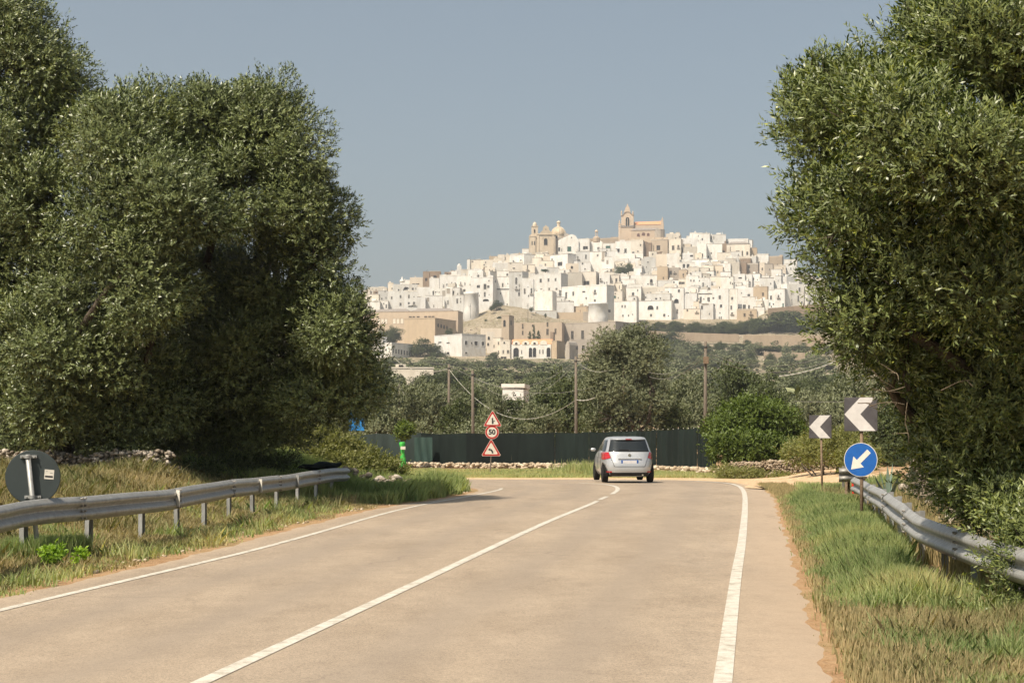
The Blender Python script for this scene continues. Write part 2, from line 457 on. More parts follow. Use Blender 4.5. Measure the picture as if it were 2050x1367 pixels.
def stripe(name, pts, w0, w1, label, gaps=(), n=None):
    n = n or 160
    P = resample(pts, n)
    mb = MB(); run = []
    T = np.gradient(P, axis=0); T /= np.hypot(T[:, 0], T[:, 1])[:, None]; N = np.stack([-T[:, 1], T[:, 0]], -1)
    for i in range(n-1):
        f = i/(n-1)
        if any(a <= f < b for a, b in gaps): continue
        vs = []
        for j in (i, i+1):
            w = w0 + (w1-w0)*j/(n-1)
            for s in (-1, 1):
                ww = w/2*(1+random.uniform(-.05, .05)) if False else w/2
                q = P[j] + N[j]*s*ww
                vs.append((q[0], q[1], road_z(q[0], q[1]) + .005))
        mb.add(vs, [(0, 2, 3, 1)])
    o = mb.build(name, M['paint'])
    return tag(o, label, None, None, 'structure')
stripe('road_marking', [(-1.44,-8),(.09,2),(1.39,10.5),(2.50,17.8),(3.48,24.1),(5.31,36.3),(6.42,44.2),(6.85,48.5),(6.85,52.5),(6.2,56.3),(4.8,58.6),(2.6,59.7),(0,60.1),(-10,59.6)], .125, .12, 'solid white edge line along the right side of the road')
stripe('road_marking', [(-4.75,-8),(-3.25,2),(-1.97,10.7),(-1.46,14.2),(-.80,18.8),(-.08,23.9),(.69,29.2),(1.82,36.3),(2.2,39),(2.66,42.1),(3.05,46),(3.0,49),(2.2,52)], .125, .12, 'white centre line breaking into a dash at the bend', gaps=((.755,.772),(.80,.83)))
stripe('road_marking', [(-7.6,-8),(-6.1,4),(-4.7,14.6),(-4.2,17.9),(-3.62,21.8),(-3.22,25.3),(-2.48,32.7),(-1.80,37.1),(-1.05,40.9),(-.38,45.0),(-.30,46.3)], .115, .10, 'thin white edge line along the left side of the road')

# sandy lay-by beside the bend on the right
def gritpatch():
    pts = [(7.2,43),(8.2,45),(10.6,47),(12.5,51),(12.8,57),(10.5,61),(6.5,63),(1,63.6),(-8,63.4),(-8,61.4),(2,61.3),(5.2,60.2),(7.2,55.5),(7.5,50)]
    c = np.array(pts).mean(0)
    mb = MB()
    P = resample(pts + [pts[0]], 90)
    # triangulate by fans on rings
    rings = [P*(1-t)+np.array((6.5+0*t, 57))*t for t in (0, .12)]
    bm = bmesh.new()
    vs = [bm.verts.new((p[0]+random.uniform(-.12,.12), p[1]+random.uniform(-.12,.12), 0)) for p in P[:-1]]
    f = bm.faces.new(vs)
    bmesh.ops.triangulate(bm, faces=bm.faces[:])
    bmesh.ops.subdivide_edges(bm, edges=bm.edges[:], cuts=3, use_grid_fill=True)
    for v in bm.verts: v.co.z = tz(v.co.x, v.co.y) + .016
    bmesh.ops.recalc_face_normals(bm, faces=bm.faces[:])
    me = bpy.data.meshes.new('grit_verge'); bm.to_mesh(me); bm.free(); me.materials.append(M['sand'])
    o = np_obj('grit_verge', me); tag(o, 'sandy orange grit lay-by outside the bend', None, None, 'structure')
gritpatch()

# ------------------------------------------------------------------ foliage generators
def unit(n, rs):
    v = rs.normal(size=(n, 3)); return v/np.linalg.norm(v, axis=1)[:, None]
def nrm(v): return v/np.maximum(np.linalg.norm(v, axis=-1), 1e-9)[..., None]

def crown_arrays(lobes, n_clump, n_twig, n_leaf, leaf, width, twig, clump_r, seed, up=.35, shell=.55, flat=0.0):
    """leaves along twigs, twigs in clumps, clumps on and in the lobes; lobes: (x,y,z,rx,ry,rz)"""
    rs = np.random.RandomState(seed)
    Lb = np.array(lobes, float)
    area = (Lb[:, 3]*Lb[:, 5] + Lb[:, 4]*Lb[:, 5] + Lb[:, 3]*Lb[:, 4])
    wt = area**.75; pick = rs.choice(len(Lb), n_clump, p=wt/wt.sum())
    d = unit(n_clump, rs)
    rad = shell + (1.02-shell)*np.sqrt(rs.rand(n_clump))
    C = Lb[pick, :3] + d*Lb[pick, 3:6]*rad[:, None]
    cr = clump_r*(.6 + .8*rs.rand(n_clump))
    cv = rs.rand(n_clump)
    # twigs
    ti = np.repeat(np.arange(n_clump), n_twig); nt = len(ti)
    td = unit(nt, rs)
    B = C[ti] + td*(cr[ti]*rs.rand(nt)**.30)[:, None]*np.array([1, 1, .8])
    dirn = nrm(td*.8 + d[ti]*.7 + np.array([0, 0, up]) + rs.normal(size=(nt, 3))*.35)
    tl = twig*(.6+.8*rs.rand(nt))
    # leaves
    li = np.repeat(np.arange(nt), n_leaf); nl = len(li); ti_l = li
    k = np.tile(np.arange(n_leaf), nt)
    t = (k+.5)/n_leaf + rs.uniform(-.04, .04, nl)
    P = B[li] + dirn[li]*(tl[li]*t)[:, None]
    perp = nrm(np.cross(dirn[li], rs.normal(size=(nl, 3))))
    ld = nrm(dirn[li]*(.45 + .5*t)[:, None] + perp*.75 + np.array([0, 0, .05]))
    tg = td[ti_l]*.75 + d[ti[li]]*.55 + np.array([0, 0, .45]) + rs.normal(size=(nl, 3))*.42
    nn = nrm(tg - ld*np.sum(tg*ld, 1)[:, None])
    side = nrm(np.cross(nn, ld))
    ll = leaf*(.65+.7*rs.rand(nl)); wd = width*(.7+.6*rs.rand(nl))
    V = np.empty((nl, 4, 3))
    V[:, 0] = P
    V[:, 1] = P + ld*(ll*.45)[:, None] + side*(wd*.5)[:, None]
    V[:, 2] = P + ld*ll[:, None] - nn*(ll*.08)[:, None]
    V[:, 3] = P + ld*(ll*.45)[:, None] - side*(wd*.5)[:, None]
    tv = rs.rand(nt)
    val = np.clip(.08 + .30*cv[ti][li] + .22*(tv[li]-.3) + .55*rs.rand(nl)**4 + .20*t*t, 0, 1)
    Q = np.arange(nl*4).reshape(nl, 4)
    tw = (B, dirn, tl)
    return V.reshape(-1, 3), Q, np.repeat(val, 4), tw

def trunk_mesh(mb, base, forks, r0, rs, lean=(0,0)):
    """tapered gnarled trunk with limbs reaching to the given points"""
    base = np.array(base, float)
    top = base + np.array([lean[0], lean[1], 1.0])*(.28*(np.mean([f[2] for f in forks])-base[2]))
    path = []; rad = []
    for i in range(9):
        t = i/8
        p = base*(1-t) + top*t + np.array([rs.uniform(-.12, .12), rs.uniform(-.12, .12), 0])*r0*2*(t*(1-t)*4)
        path.append(p); rad.append(r0*(1.35 - .9*min(t*3, 1)*.45 - .25*t)*(1+rs.uniform(-.1, .1)))
    mb.tube(path, rad, 12)
    for f in forks:
        f = np.array(f, float); n = 8; pp = []; rr = []
        bend = rs.normal(size=3)*.12*np.linalg.norm(f-top)
        for i in range(n):
            t = i/(n-1)
            pp.append((top-np.array([0, 0, .15*r0]))*(1-t) + f*t + bend*math.sin(t*PI) + rs.normal(size=3)*.05*(t > 0))
            rr.append(r0*(.42*(1-t)+.08))
        mb.tube(pp, rr, 8)

def twig_mb(mb, tw, every, r, back=.6):
    B, d, tl = tw
    for i in range(0, len(B), every):
        p = B[i]; q = p + d[i]*tl[i]*.8
        mb.tube([p - d[i]*back*tl[i], p, q], [r*1.4, r, r*.4], 3, cap=False)

def pxl(px, py, D, rx, ry, ryd=None, dd=0):
    """ellipsoid lobe standing at distance D, size given by how wide and tall it is seen"""
    m = D/F
    return (PX(px, D), D+dd, zpx(py, D), rx*m, (ryd if ryd else (rx+ry)/2*m), ry*m)

def big_tree(name, lobes, base, r0, forks, label, mat, n_clump, n_twig, n_leaf, leaf, width, twig, cr, seed, group, cat='tree', twigs=0, trunks=None, shrink=.16, up=.35):
    t = empty(name, (base[0], base[1], base[2]), 0, label, cat, group)
    off = np.array(base)
    Lb = [(l[0]-off[0], l[1]-off[1], l[2]-off[2]) + tuple(max(q-shrink, .12) for q in l[3:]) for l in lobes]
    V, Q, val, tw = crown_arrays(Lb, n_clump, n_twig, n_leaf, leaf, width, twig, cr, seed, up=up)
    np_obj('crown', np_mesh('crown', V, Q, mat, {'v': val}), t)
    rs = np.random.RandomState(seed+1)
    mb = MB()
    fk = [tuple(np.array(f)-off) for f in forks]
    for tb in (trunks or [(0, 0, -.3)]):
        trunk_mesh(mb, tb, fk, r0, rs)
    for l in Lb:
        c = np.array(l[:3])
        for q in range(5):
            e = c + unit(1, rs)[0]*np.array(l[3:6])*.8
            mb.tube([c, (c+e)/2 + rs.normal(size=3)*.08, e], [.05, .035, .015], 5)
    if twigs: twig_mb(mb, tw, twigs, .005)
    mb.build('trunk', M['bark'], t, smooth=True)
    return t

# ------------------------------------------------------------------ the three big olives on the left
LA = [pxl(60,130,36,100,95),pxl(-30,60,36,120,120),pxl(115,200,36,75,70),pxl(20,300,36,150,120),pxl(90,430,35,100,110),pxl(-60,450,36,150,150),
      pxl(30,560,36.1,120,120),pxl(-40,700,36.6,150,130),pxl(60,700,36.1,100,100),pxl(20,40,36,60,60),pxl(110,120,36.5,50,50)]
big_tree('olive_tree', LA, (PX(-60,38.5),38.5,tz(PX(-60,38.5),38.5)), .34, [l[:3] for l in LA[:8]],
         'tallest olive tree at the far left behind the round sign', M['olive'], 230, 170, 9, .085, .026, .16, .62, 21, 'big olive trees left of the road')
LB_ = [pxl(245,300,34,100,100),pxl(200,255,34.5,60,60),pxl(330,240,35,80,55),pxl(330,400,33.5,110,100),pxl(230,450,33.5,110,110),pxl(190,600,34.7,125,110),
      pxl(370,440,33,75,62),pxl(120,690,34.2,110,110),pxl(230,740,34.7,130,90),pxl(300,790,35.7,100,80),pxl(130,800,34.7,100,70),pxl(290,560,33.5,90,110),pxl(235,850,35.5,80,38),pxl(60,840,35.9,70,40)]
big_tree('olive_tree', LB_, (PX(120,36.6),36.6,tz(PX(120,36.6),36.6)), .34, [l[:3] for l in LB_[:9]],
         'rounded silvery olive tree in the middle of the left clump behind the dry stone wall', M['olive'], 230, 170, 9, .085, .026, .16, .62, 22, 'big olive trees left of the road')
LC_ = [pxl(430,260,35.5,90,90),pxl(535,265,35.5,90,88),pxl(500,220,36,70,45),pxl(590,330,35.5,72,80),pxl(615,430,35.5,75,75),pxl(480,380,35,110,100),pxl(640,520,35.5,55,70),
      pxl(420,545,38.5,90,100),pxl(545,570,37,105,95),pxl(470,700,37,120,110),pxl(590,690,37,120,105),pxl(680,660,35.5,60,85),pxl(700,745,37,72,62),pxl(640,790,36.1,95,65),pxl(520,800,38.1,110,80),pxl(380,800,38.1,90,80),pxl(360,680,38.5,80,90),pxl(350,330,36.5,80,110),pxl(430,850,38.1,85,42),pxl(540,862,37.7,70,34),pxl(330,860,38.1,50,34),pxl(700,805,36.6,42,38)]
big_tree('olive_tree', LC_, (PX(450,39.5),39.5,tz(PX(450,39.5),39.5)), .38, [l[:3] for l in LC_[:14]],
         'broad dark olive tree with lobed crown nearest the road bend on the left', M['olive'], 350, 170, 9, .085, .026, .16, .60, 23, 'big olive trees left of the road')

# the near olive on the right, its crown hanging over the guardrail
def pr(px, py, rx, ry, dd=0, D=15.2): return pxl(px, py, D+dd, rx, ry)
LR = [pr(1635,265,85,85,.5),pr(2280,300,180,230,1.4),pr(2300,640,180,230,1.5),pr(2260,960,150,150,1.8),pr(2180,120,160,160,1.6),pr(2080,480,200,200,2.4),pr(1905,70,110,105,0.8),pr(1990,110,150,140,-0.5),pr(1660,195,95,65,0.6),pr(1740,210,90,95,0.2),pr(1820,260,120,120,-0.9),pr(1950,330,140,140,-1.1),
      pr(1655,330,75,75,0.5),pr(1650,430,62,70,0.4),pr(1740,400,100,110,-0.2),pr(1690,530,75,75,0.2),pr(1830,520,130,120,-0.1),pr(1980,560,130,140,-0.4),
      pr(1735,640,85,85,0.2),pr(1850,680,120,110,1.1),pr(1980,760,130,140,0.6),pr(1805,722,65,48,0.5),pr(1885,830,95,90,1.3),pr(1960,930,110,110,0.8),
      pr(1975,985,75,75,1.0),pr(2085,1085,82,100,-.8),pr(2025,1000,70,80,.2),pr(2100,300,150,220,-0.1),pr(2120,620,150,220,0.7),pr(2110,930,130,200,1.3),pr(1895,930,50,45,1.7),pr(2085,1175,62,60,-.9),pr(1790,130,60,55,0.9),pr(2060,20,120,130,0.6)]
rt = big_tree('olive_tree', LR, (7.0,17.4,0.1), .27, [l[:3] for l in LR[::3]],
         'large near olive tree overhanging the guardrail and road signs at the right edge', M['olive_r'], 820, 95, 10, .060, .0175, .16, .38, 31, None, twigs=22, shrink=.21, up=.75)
# ------------------------------------------------------------------ grove trees: a few prototypes, copied
def proto_mesh(kind, seed):
    rs = np.random.RandomState(seed)
    lobes = []
    # unit tree: radius 1, height 2 (crown from .25 up)
    nl = {'olive': 9, 'dense': 7, 'far': 6, 'low': 6, 'cypress': 4}[kind]
    for i in range(nl):
        a = 2*PI*i/nl + rs.uniform(-.4, .4); r = .48*rs.uniform(.5, 1.1)
        lobes.append((r*math.cos(a), r*math.sin(a), rs.uniform(.55, 1.45), rs.uniform(.36, .55), rs.uniform(.36, .55), rs.uniform(.34, .5)))
    lobes.append((rs.uniform(-.15,.15), 0, 1.5, .45, .45, .48)); lobes.append((0, 0, 1.0, .6, .6, .6))
    if kind == 'dense': lobes.append((0, 0, .7, .8, .8, .5))
    if kind == 'cypress':
        lobes = [(rs.uniform(-.1,.1), 0, z, w, w, .35) for z, w in ((.35,.75),(.75,.8),(1.15,.65),(1.55,.4),(1.8,.22))]
    par = {'olive': (62, 46, 7, .070, .026, .08, .27), 'dense': (70, 42, 7, .060, .034, .07, .27),
           'far': (44, 19, 6, .12, .075, .09, .27), 'low': (60, 36, 7, .07, .026, .10, .25), 'cypress': (80, 8, 6, .12, .07, .1, .12)}[kind]
    V, Q, val, tw = crown_arrays(lobes, *par, seed=seed)
    mt = {'olive': 'olive_far', 'dense': 'dense', 'far': 'olive_far', 'low': 'olive_far', 'cypress': 'dense'}[kind]
    me = np_mesh('crown', V, Q, M[mt], {'v': val})
    mb = MB(); trunk_mesh(mb, (0, 0, -.15), [l[:3] for l in lobes[:5]], .085, rs)
    tr = mb.build('trunk', M['bark'], None, smooth=True); tm = tr.data; bpy.data.objects.remove(tr)
    V2 = np.array(V); hi = V2[:, 2].max(); rad = np.percentile(np.abs(V2[:, :2]), 98.5)
    return me, tm, hi, rad
PROTO = {k: [proto_mesh(k, 100+i*7+hash(k) % 1) for i in range(n)] for k, n in (('olive', 4), ('dense', 3), ('far', 3), ('low', 1), ('cypress', 1))}

GROVE = []
def grove_tree(px, ytop, wpx, D, kind, label=None, group=None, ybot=None, name='olive_tree', cat='tree', mat=None):
    x = PX(px, D); z0 = tz(x, D) if ybot is None else zpx(ybot, D)
    h = zpx(ytop, D) - z0; r = wpx/2*D/F
    k = kind
    me, tm, hi, rad = random.choice(PROTO[k])
    sz = h/hi; sx = r/rad
    if sz < 0: return
    t = empty(name, (x, D, z0), random.uniform(0, 6.28), label, cat, group)
    for nm, m in (('crown', me), ('trunk', tm)):
        o = bpy.data.objects.new(nm, m); o.scale = (sx, sx, sz); link(o, t)
    GROVE.append((t, px, ytop, D, kind)); return t

g1 = 'trees standing just behind the green fence'
near = [(775,752,125,112,'olive','silvery olive behind the lime green post at the left end of the fence'),
 (852,748,105,120,'olive','olive tree behind the leftmost bare utility pole, pale at its top'),
 (862,838,85,101,'low','low silvery young olive between the lime green post and the sign stack'),
 (950,812,105,102,'low','pale young olive bush right behind the fence left of the fifty sign'),
 (912,790,90,108,'dense','dark olive between the two bare poles left of the speed sign'),
 (985,770,85,114,'olive','olive tree whose top shows above the stacked warning signs'),
 (1032,783,120,125,'dense','low olive in front of the small white hut'),
 (1068,800,95,105,'olive','yellow green tree behind the fence just right of the stacked signs'),
 (1112,728,120,124,'dense','dark tall tree behind the fence against the middle utility pole'),
 (1185,700,70,113,'dense','narrow dark tree tucked left of the big central olive'),
 (1376,738,105,117,'olive','pale olive between the big central olive and the tall right utility pole'),
 (1345,800,90,109,'dense','dark low tree behind the fence above the car roof on its right'),
 (1480,714,135,126,'dense','dark broad tree right of the tall right utility pole'),
 (1548,738,110,123,'dense','dark tree behind the bright green bush on its right side'),
 (1625,772,110,114,'olive','olive tree behind the smaller chevron sign'),
 (1700,735,130,118,'olive','olive tree half hidden behind the near right olive crown'),
 (690,772,110,113,'olive','olive tree behind the blue board, mostly hidden by the left clump')]
for px, yt, w, D, k, lab in near: grove_tree(px, yt, w, D, k, lab, g1)
for px in (610, 520, 430, 330, 230, 120, 20): 
    grove_tree(px, 800+random.uniform(-12, 12), 150, 62+random.uniform(0, 10), 'dense', None, 'trees far back under the left clump')
for px in (1800, 1900, 2010): grove_tree(px, 775, 150, 70+random.uniform(0, 8), 'dense', None, 'trees behind the near right olive')

def row(x0, x1, step, y, dy, D, dD, kinds, wf, grp):
    x = x0
    while x < x1:
        grove_tree(x+random.uniform(-.3, .3)*step, y+random.uniform(-dy, dy), step*wf*random.uniform(.85, 1.25), D+random.uniform(-dD, dD), random.choice(kinds), None, grp)
        x += step
row(640, 1720, 62, 776, 9, 180, 14, ['olive','dense'], 1.7, 'second row of olive grove trees beyond the fence')
row(640, 1720, 52, 757, 9, 270, 20, ['olive','dense'], 1.7, 'third row of olive grove trees beyond the fence')
row(660, 1700, 44, 742, 6, 400, 25, ['far','dense','far'], 1.7, 'grove trees at mid distance')
row(700, 1290, 36, 728, 5, 590, 30, ['far'], 1.7, 'grove trees below the lower buildings')
row(1290, 1680, 38, 733, 9, 590, 40, ['far'], 1.6, 'grove trees below the right hand terraces')
row(740, 1240, 27, 716, 5, 800, 25, ['far'], 1.6, 'trees in front of the lower buildings')
row(1290, 1670, 36, 712, 9, 800, 40, ['far'], 1.3, 'scattered trees on the right hand terraces')
row(1300, 1660, 30, 703, 5, 860, 30, ['far','dense'], 1.0, 'shrubs between the terraces on the right')
row(1290, 1660, 26, 684, 4, 960, 20, ['far','dense'], .9, 'shrubs just under the hedge on the right')
row(1290, 1480, 32, 694, 9, 930, 30, ['far'], 1.5, 'upper scattered trees on the right hand terraces')

# special trees
def bigc():
    L = [pxl(1215,725,108,44,45),pxl(1285,725,108,44,45),pxl(1245,690,108,50,36),pxl(1290,685,109,38,32),pxl(1212,690,108,30,28),pxl(1205,790,108,40,45),
         pxl(1295,790,108,40,45),pxl(1250,770,107,50,50),pxl(1225,835,107,45,32),pxl(1290,835,108,40,30),pxl(1190,750,109,26,34),pxl(1250,740,110,60,60)]
    b = (PX(1250,108), 108, tz(PX(1250,108),108))
    big_tree('olive_tree', L, b, .42, [l[:3] for l in L[:8]], 'big rounded silvery olive tree in the centre behind the silver car', M['olive_far'], 170, 58, 8, .15, .05, .24, .72, 77, g1)
bigc()
for px, yt, w, D, k, lab in ((1014,788,64,138,'dense','small dark olive left of the white hut'),(1044,792,60,139,'olive','small olive before the right part of the white hut')): grove_tree(px, yt, w, D, k, lab, g1)
for i, px in enumerate(range(1296, 1500, 17)):
    grove_tree(px+random.uniform(-3, 3), 645+random.uniform(-3, 3), 26, 1128+random.uniform(-5, 5), 'dense', None, 'continuous hedge under the town', ybot=672, name='tree')
for i, px in enumerate(range(1500, 1660, 20)):
    grove_tree(px+random.uniform(-3, 3), 634+random.uniform(-6, 6), 40, 1128+random.uniform(-5, 5), 'dense', None, 'continuous hedge under the town', ybot=673, name='tree')
tr = [(783,650,42,1008,'dense',692,'dark round tree in front of the tan convent wall'),
 (765,656,18,1000,'far',684,'small purplish tree left of the dark round tree by the convent'),
 (846,673,52,952,'dense',722,'dark green tree between the convent and the white flat block'),
 (872,690,40,948,'dense',722,'dark tree touching the left corner of the white flat block'),
 (898,655,16,1022,'dense',674,'small dark tree in the shade beside the convent block'),
 (995,599,20,1188,'dense',621,'dark bush against the white town wall at the top of the bare slope'),
 (984,612,12,1180,'dense',622,'tiny bush left of the dark bush on the bare slope'),
 (1063,613,9,1186,'dense',624,'single small bush under the big blind arch house'),
 (1092,626,5,1180,'dense',636,'tiny shrub on the bare slope beside the town wall'),
 (988,703,30,930,'dense',728,'dark bush between the white flat block and the cream house'),
 (1575,619,135,1135,'dense',668,'largest dark tree mass under the right end of the white town'),
 (1632,640,60,1140,'dense',670,'dark tree under the right hand retaining wall'),
 (1520,636,60,1130,'dense',668,'dark tree left of the largest tree mass under the town'),
 (1482,641,46,1132,'dense',668,'dark hedge tree below the buttressed house'),
 (1450,641,42,1133,'dense',666,'dark hedge tree right of the gap in the hedge'),
 (1425,646,22,1135,'dense',665,'thin dark hedge tree beside the gap'),
 (1388,643,38,1136,'dense',662,'dark hedge tree left of the gap in the hedge'),
 (1350,641,34,1138,'dense',658,'dark small hedge tree under the semicircle window house'),
 (1318,643,24,1140,'dense',656,'leftmost round hedge tree under the town'),
 (1290,641,16,1142,'dense',652,'reddish brown small bush at the left end of the hedge'),
 (1340,662,70,1010,'dense',700,'dark tree on the slope right of the big central olive top'),
 (1385,682,80,980,'dense',712,'dark broad tree in the middle of the right terraces'),
 (1330,690,60,930,'dense',720,'shaded trees just right of the central olive crown'),
 (1440,684,36,985,'dense',700,'dark tree left of the long terrace wall'),
 (1478,687,44,980,'dense',702,'dark tree under the left end of the long terrace wall'),
 (1496,679,22,985,'dense',700,'small pointed tree at the end of the long terrace wall'),
 (1540,692,70,975,'far',704,'greener shrub row under the long terrace wall'),
 (1600,690,60,970,'far',704,'shrub row under the right part of the terrace wall'),
 (1247,526,40,1352,'dense',556,'dark green tree growing among the white houses'),
 (1262,522,14,1360,'dense',553,'slim dark tree at the right edge of the town garden'),
 (1352,507,22,1398,'dense',517,'green terrace creeper below the cream house near the church'),
 (1092,538,14,1335,'dense',545,'green plants on the terrace roof left of the octagonal window')]
for px, yt, w, D, k, yb, lab in tr: grove_tree(px, yt, w, D, k, lab, None, ybot=yb, name='tree')
for px, yt, w, lab in ((1061,661,8,'left dark cypress by the ruined monastery'),(1069,647,7,'tallest slim cypress by the ruined monastery'),(1078,660,10,'right blunt cypress by the ruined monastery')):
    grove_tree(px, yt, w, 968, 'cypress', lab, None, ybot=682, name='cypress_tree')

for i in range(16):
    px = random.uniform(935, 1165); y = random.uniform(1050, 1180); D = y; zt_ = tz(PX(px, D), D)
    py = HY-(zt_-EYE)/D*F
    grove_tree(px, py-random.uniform(3, 5.5), random.uniform(6, 13), D, 'dense', None, 'small shrubs on the bare slope', ybot=py+1.5, name='shrub')
# bushes with their own crowns
def bush(name, lobes, label, mat, nc, nt, nl, leaf, wd, tw, cr, seed, cat='bush', group=None, stems=True):
    xs = np.mean([l[0] for l in lobes]); ys = np.mean([l[1] for l in lobes]); z0 = tz(xs, ys)
    t = empty(name, (xs, ys, z0), 0, label, cat, group)
    Lb = [(l[0]-xs, l[1]-ys, l[2]-z0)+tuple(l[3:]) for l in lobes]
    V, Q, val, twg = crown_arrays(Lb, nc, nt, nl, leaf, wd, tw, cr, seed, shell=.4)
    np_obj('foliage', np_mesh('foliage', V, Q, mat, {'v': val}), t)
    if stems:
        mb = MB()
        for l in Lb:
            for q in range(3):
                e = np.array(l[:3]) + RS.normal(size=3)*.25*np.array(l[3:6])
                b = np.array([l[0]*.5+RS.uniform(-.1,.1), l[1]*.5, -.1])
                mb.tube([b, (b+e)/2+RS.normal(size=3)*.06, e], [.03,.022,.01], 5)
        mb.build('stem', M['bark'], t)
    return t
Lg = [pxl(1460,858,69,38,40),pxl(1505,838,69.5,44,36),pxl(1555,850,69,38,38),pxl(1590,878,69,24,26),pxl(1445,895,68,28,26),pxl(1500,895,68,52,28),pxl(1560,902,68,38,20),pxl(1480,822,70,18,14),pxl(1535,818,70,20,15),pxl(1430,855,69.5,12,16)]
bush('bush', Lg, 'bright green leafy bush growing over the right end of the fence', M['bush'], 330, 16, 8, .14, .06, .26, .30, 41, cat='shrub')
Ls = [pxl(625,880,44.5,36,24),pxl(675,892,44.5,42,24),pxl(722,914,44.5,34,16),pxl(768,936,44.5,26,12),pxl(700,932,44,52,18),pxl(640,922,44,42,26),pxl(790,946,44.5,18,9)]
bush('bush', Ls, 'yellow green bramble bush over stones at the end of the left guardrail', M['scrub'], 420, 13, 8, .065, .03, .18, .17, 42)
Ld = [pxl(1640,900,56,35,26),pxl(1600,905,58,30,20),pxl(1690,895,55,40,35),pxl(1720,920,54,40,25)]
bush('bush', Ld, 'olive coloured shrub behind the post of the smaller chevron sign', M['scrub'], 300, 12, 7, .075, .034, .2, .2, 43)
Lw = [pxl(400,940,36,40,14),pxl(470,935,37,50,16),pxl(540,930,38,50,20)]
bush('bush', Lw, 'dark tangled bramble in the shade under the broad left olive', M['dense'], 220, 10, 7, .05, .022, .16, .16, 44)
mb = MB(); V = []; rs_ = np.random.RandomState(2)
for i in range(9):
    for j in range(14):
        a = 2*PI*j/14; q = math.sin(PI*(i+.3)/9)**.6; V.append((1.0*(i/8*2-1), .22*q*math.cos(a), .14+.17*q*math.sin(a)*(1+.3*rs_.rand())+.05*math.sin(i*1.7)))
mb.add(V, [(i*14+j, i*14+(j+1) % 14, (i+1)*14+(j+1) % 14, (i+1)*14+j) for i in range(8) for j in range(14)])
o = mb.build('tarp', M['net'], None, smooth=True); o.location = (PX(640,38.5), 38.5, zpx(938, 38.5)); o.scale = (.55, 1, .45); o.rotation_euler = (0,-.05,.5); tag(o, 'bundled dark tarp lying behind the far end of the left guardrail', 'tarp')
# lime green weed and vine
bush('weed', [pxl(108,1108,18.8,15,8)], 'vivid lime green weed at the foot of the first guardrail post', M['lime'], 14, 9, 6, .05, .022, .06, .05, 45, cat='weed', stems=False)
bush('weed', [pxl(158,1108,18.6,10,7)], 'tiny lime green weed right of the bigger lime weed', M['lime'], 6, 8, 6, .045, .02, .05, .04, 46, cat='weed', stems=False)

# ------------------------------------------------------------------ rocks, dry stone walls
ICO = bmesh.new(); bmesh.ops.create_icosphere(ICO, subdivisions=1, radius=1)
IV = np.array([v.co[:] for v in ICO.verts]); IF = np.array([[v.index for v in f.verts] for f in ICO.faces]); ICO.free()
def rocks(name, items, mat, rs, parent=None):
    n = len(items); A = np.array(items, float)
    V = np.repeat(IV[None], n, 0)*(1+rs.uniform(-.28, .22, (n, len(IV), 1)))
    V = np.sign(V)*np.abs(V)**.8
    V = V*A[:, None, 3:6]
    a = rs.uniform(0, 6.28, n); c, s = np.cos(a)[:, None], np.sin(a)[:, None]
    x = V[..., 0]*c - V[..., 1]*s; y = V[..., 0]*s + V[..., 1]*c
    tl = rs.uniform(-.4, .4, n)[:, None]; z = V[..., 2]+x*tl
    V = np.stack([x, y, z], -1) + A[:, None, :3]
    Q = (IF[None] + (np.arange(n)*len(IV))[:, None, None]).reshape(-1, 3)
    v = np.repeat(rs.rand(n), len(IV))
    return np_obj(name, np_mesh(name, V.reshape(-1, 3), Q, mat, {'v': v}), parent)
def stone_wall(name, pts, height, thick, size, label, mat, seed, gaps=0.0, base=None, jag=.15):
    rs = np.random.RandomState(seed); P = resample(pts, 60); d = np.r_[0, np.cumsum(np.hypot(*np.diff(P, axis=0).T))]
    items = []
    n = int(d[-1]/size*height/size*1.9*max(thick/size*.7, 1))
    for _ in range(n):
        s = rs.uniform(0, d[-1]); p = np.array([np.interp(s, d, P[:, 0]), np.interp(s, d, P[:, 1])])
        hh = height*(1 - jag*.5 + jag*math.sin(s*1.7) + jag*.7*math.sin(s*4.1+1))
        k = rs.rand(); z = hh*k
        w = thick*(1-.35*k)
        p = p + rs.uniform(-.5, .5, 2)*w
        r = size*rs.uniform(.45, 1.1)
        items.append((p[0], p[1], tz(p[0], p[1]) + z, r*rs.uniform(.8,1.3)*.6, r*.55, r*.42))
    o = rocks(name, items, mat, rs); return tag(o, label, 'wall')
stone_wall('dry_stone_wall', [(PX(-40,35),35),(PX(110,34.6),34.6),(PX(230,34.4),34.4),(PX(345,34),34)], .42, .5, .11, 'low dry stone wall under the left olives behind the grassy bank', M['drystone'], 51)
stone_wall('stone_heap', [(PX(690,42.3),42.3),(PX(735,42.1),42.1),(PX(790,42.6),42.6),(PX(812,43),43)], .42, .6, .2, 'heap of pale stones under the bramble at the left road edge', M['drystone'], 52)
stone_wall('dry_stone_wall', [(PX(1470,64.5),64.5),(PX(1520,63.5),63.5),(PX(1600,62.5),62.5),(PX(1700,60),60)], .60, 1.3, .11, 'earthy dry stone wall behind the sandy lay-by on the right', M['earthstone'], 53, jag=.1)
bush('bush', [pxl(1450,945,62,26,12),pxl(1490,950,61.5,34,10),pxl(1530,955,61.5,30,8),pxl(1575,957,61,24,6)], 'dry scrub spilling over the left end of the earthy wall', M['scrub'], 150, 12, 6, .06, .026, .14, .14, 48)
stone_wall('dry_stone_wall', [(9.2,36),(8.4,31),(7.6,26),(7.0,21),(6.7,17)], .8, .7, .26, 'rough stone wall of big boulders behind the right guardrail', M['drystone'], 54)
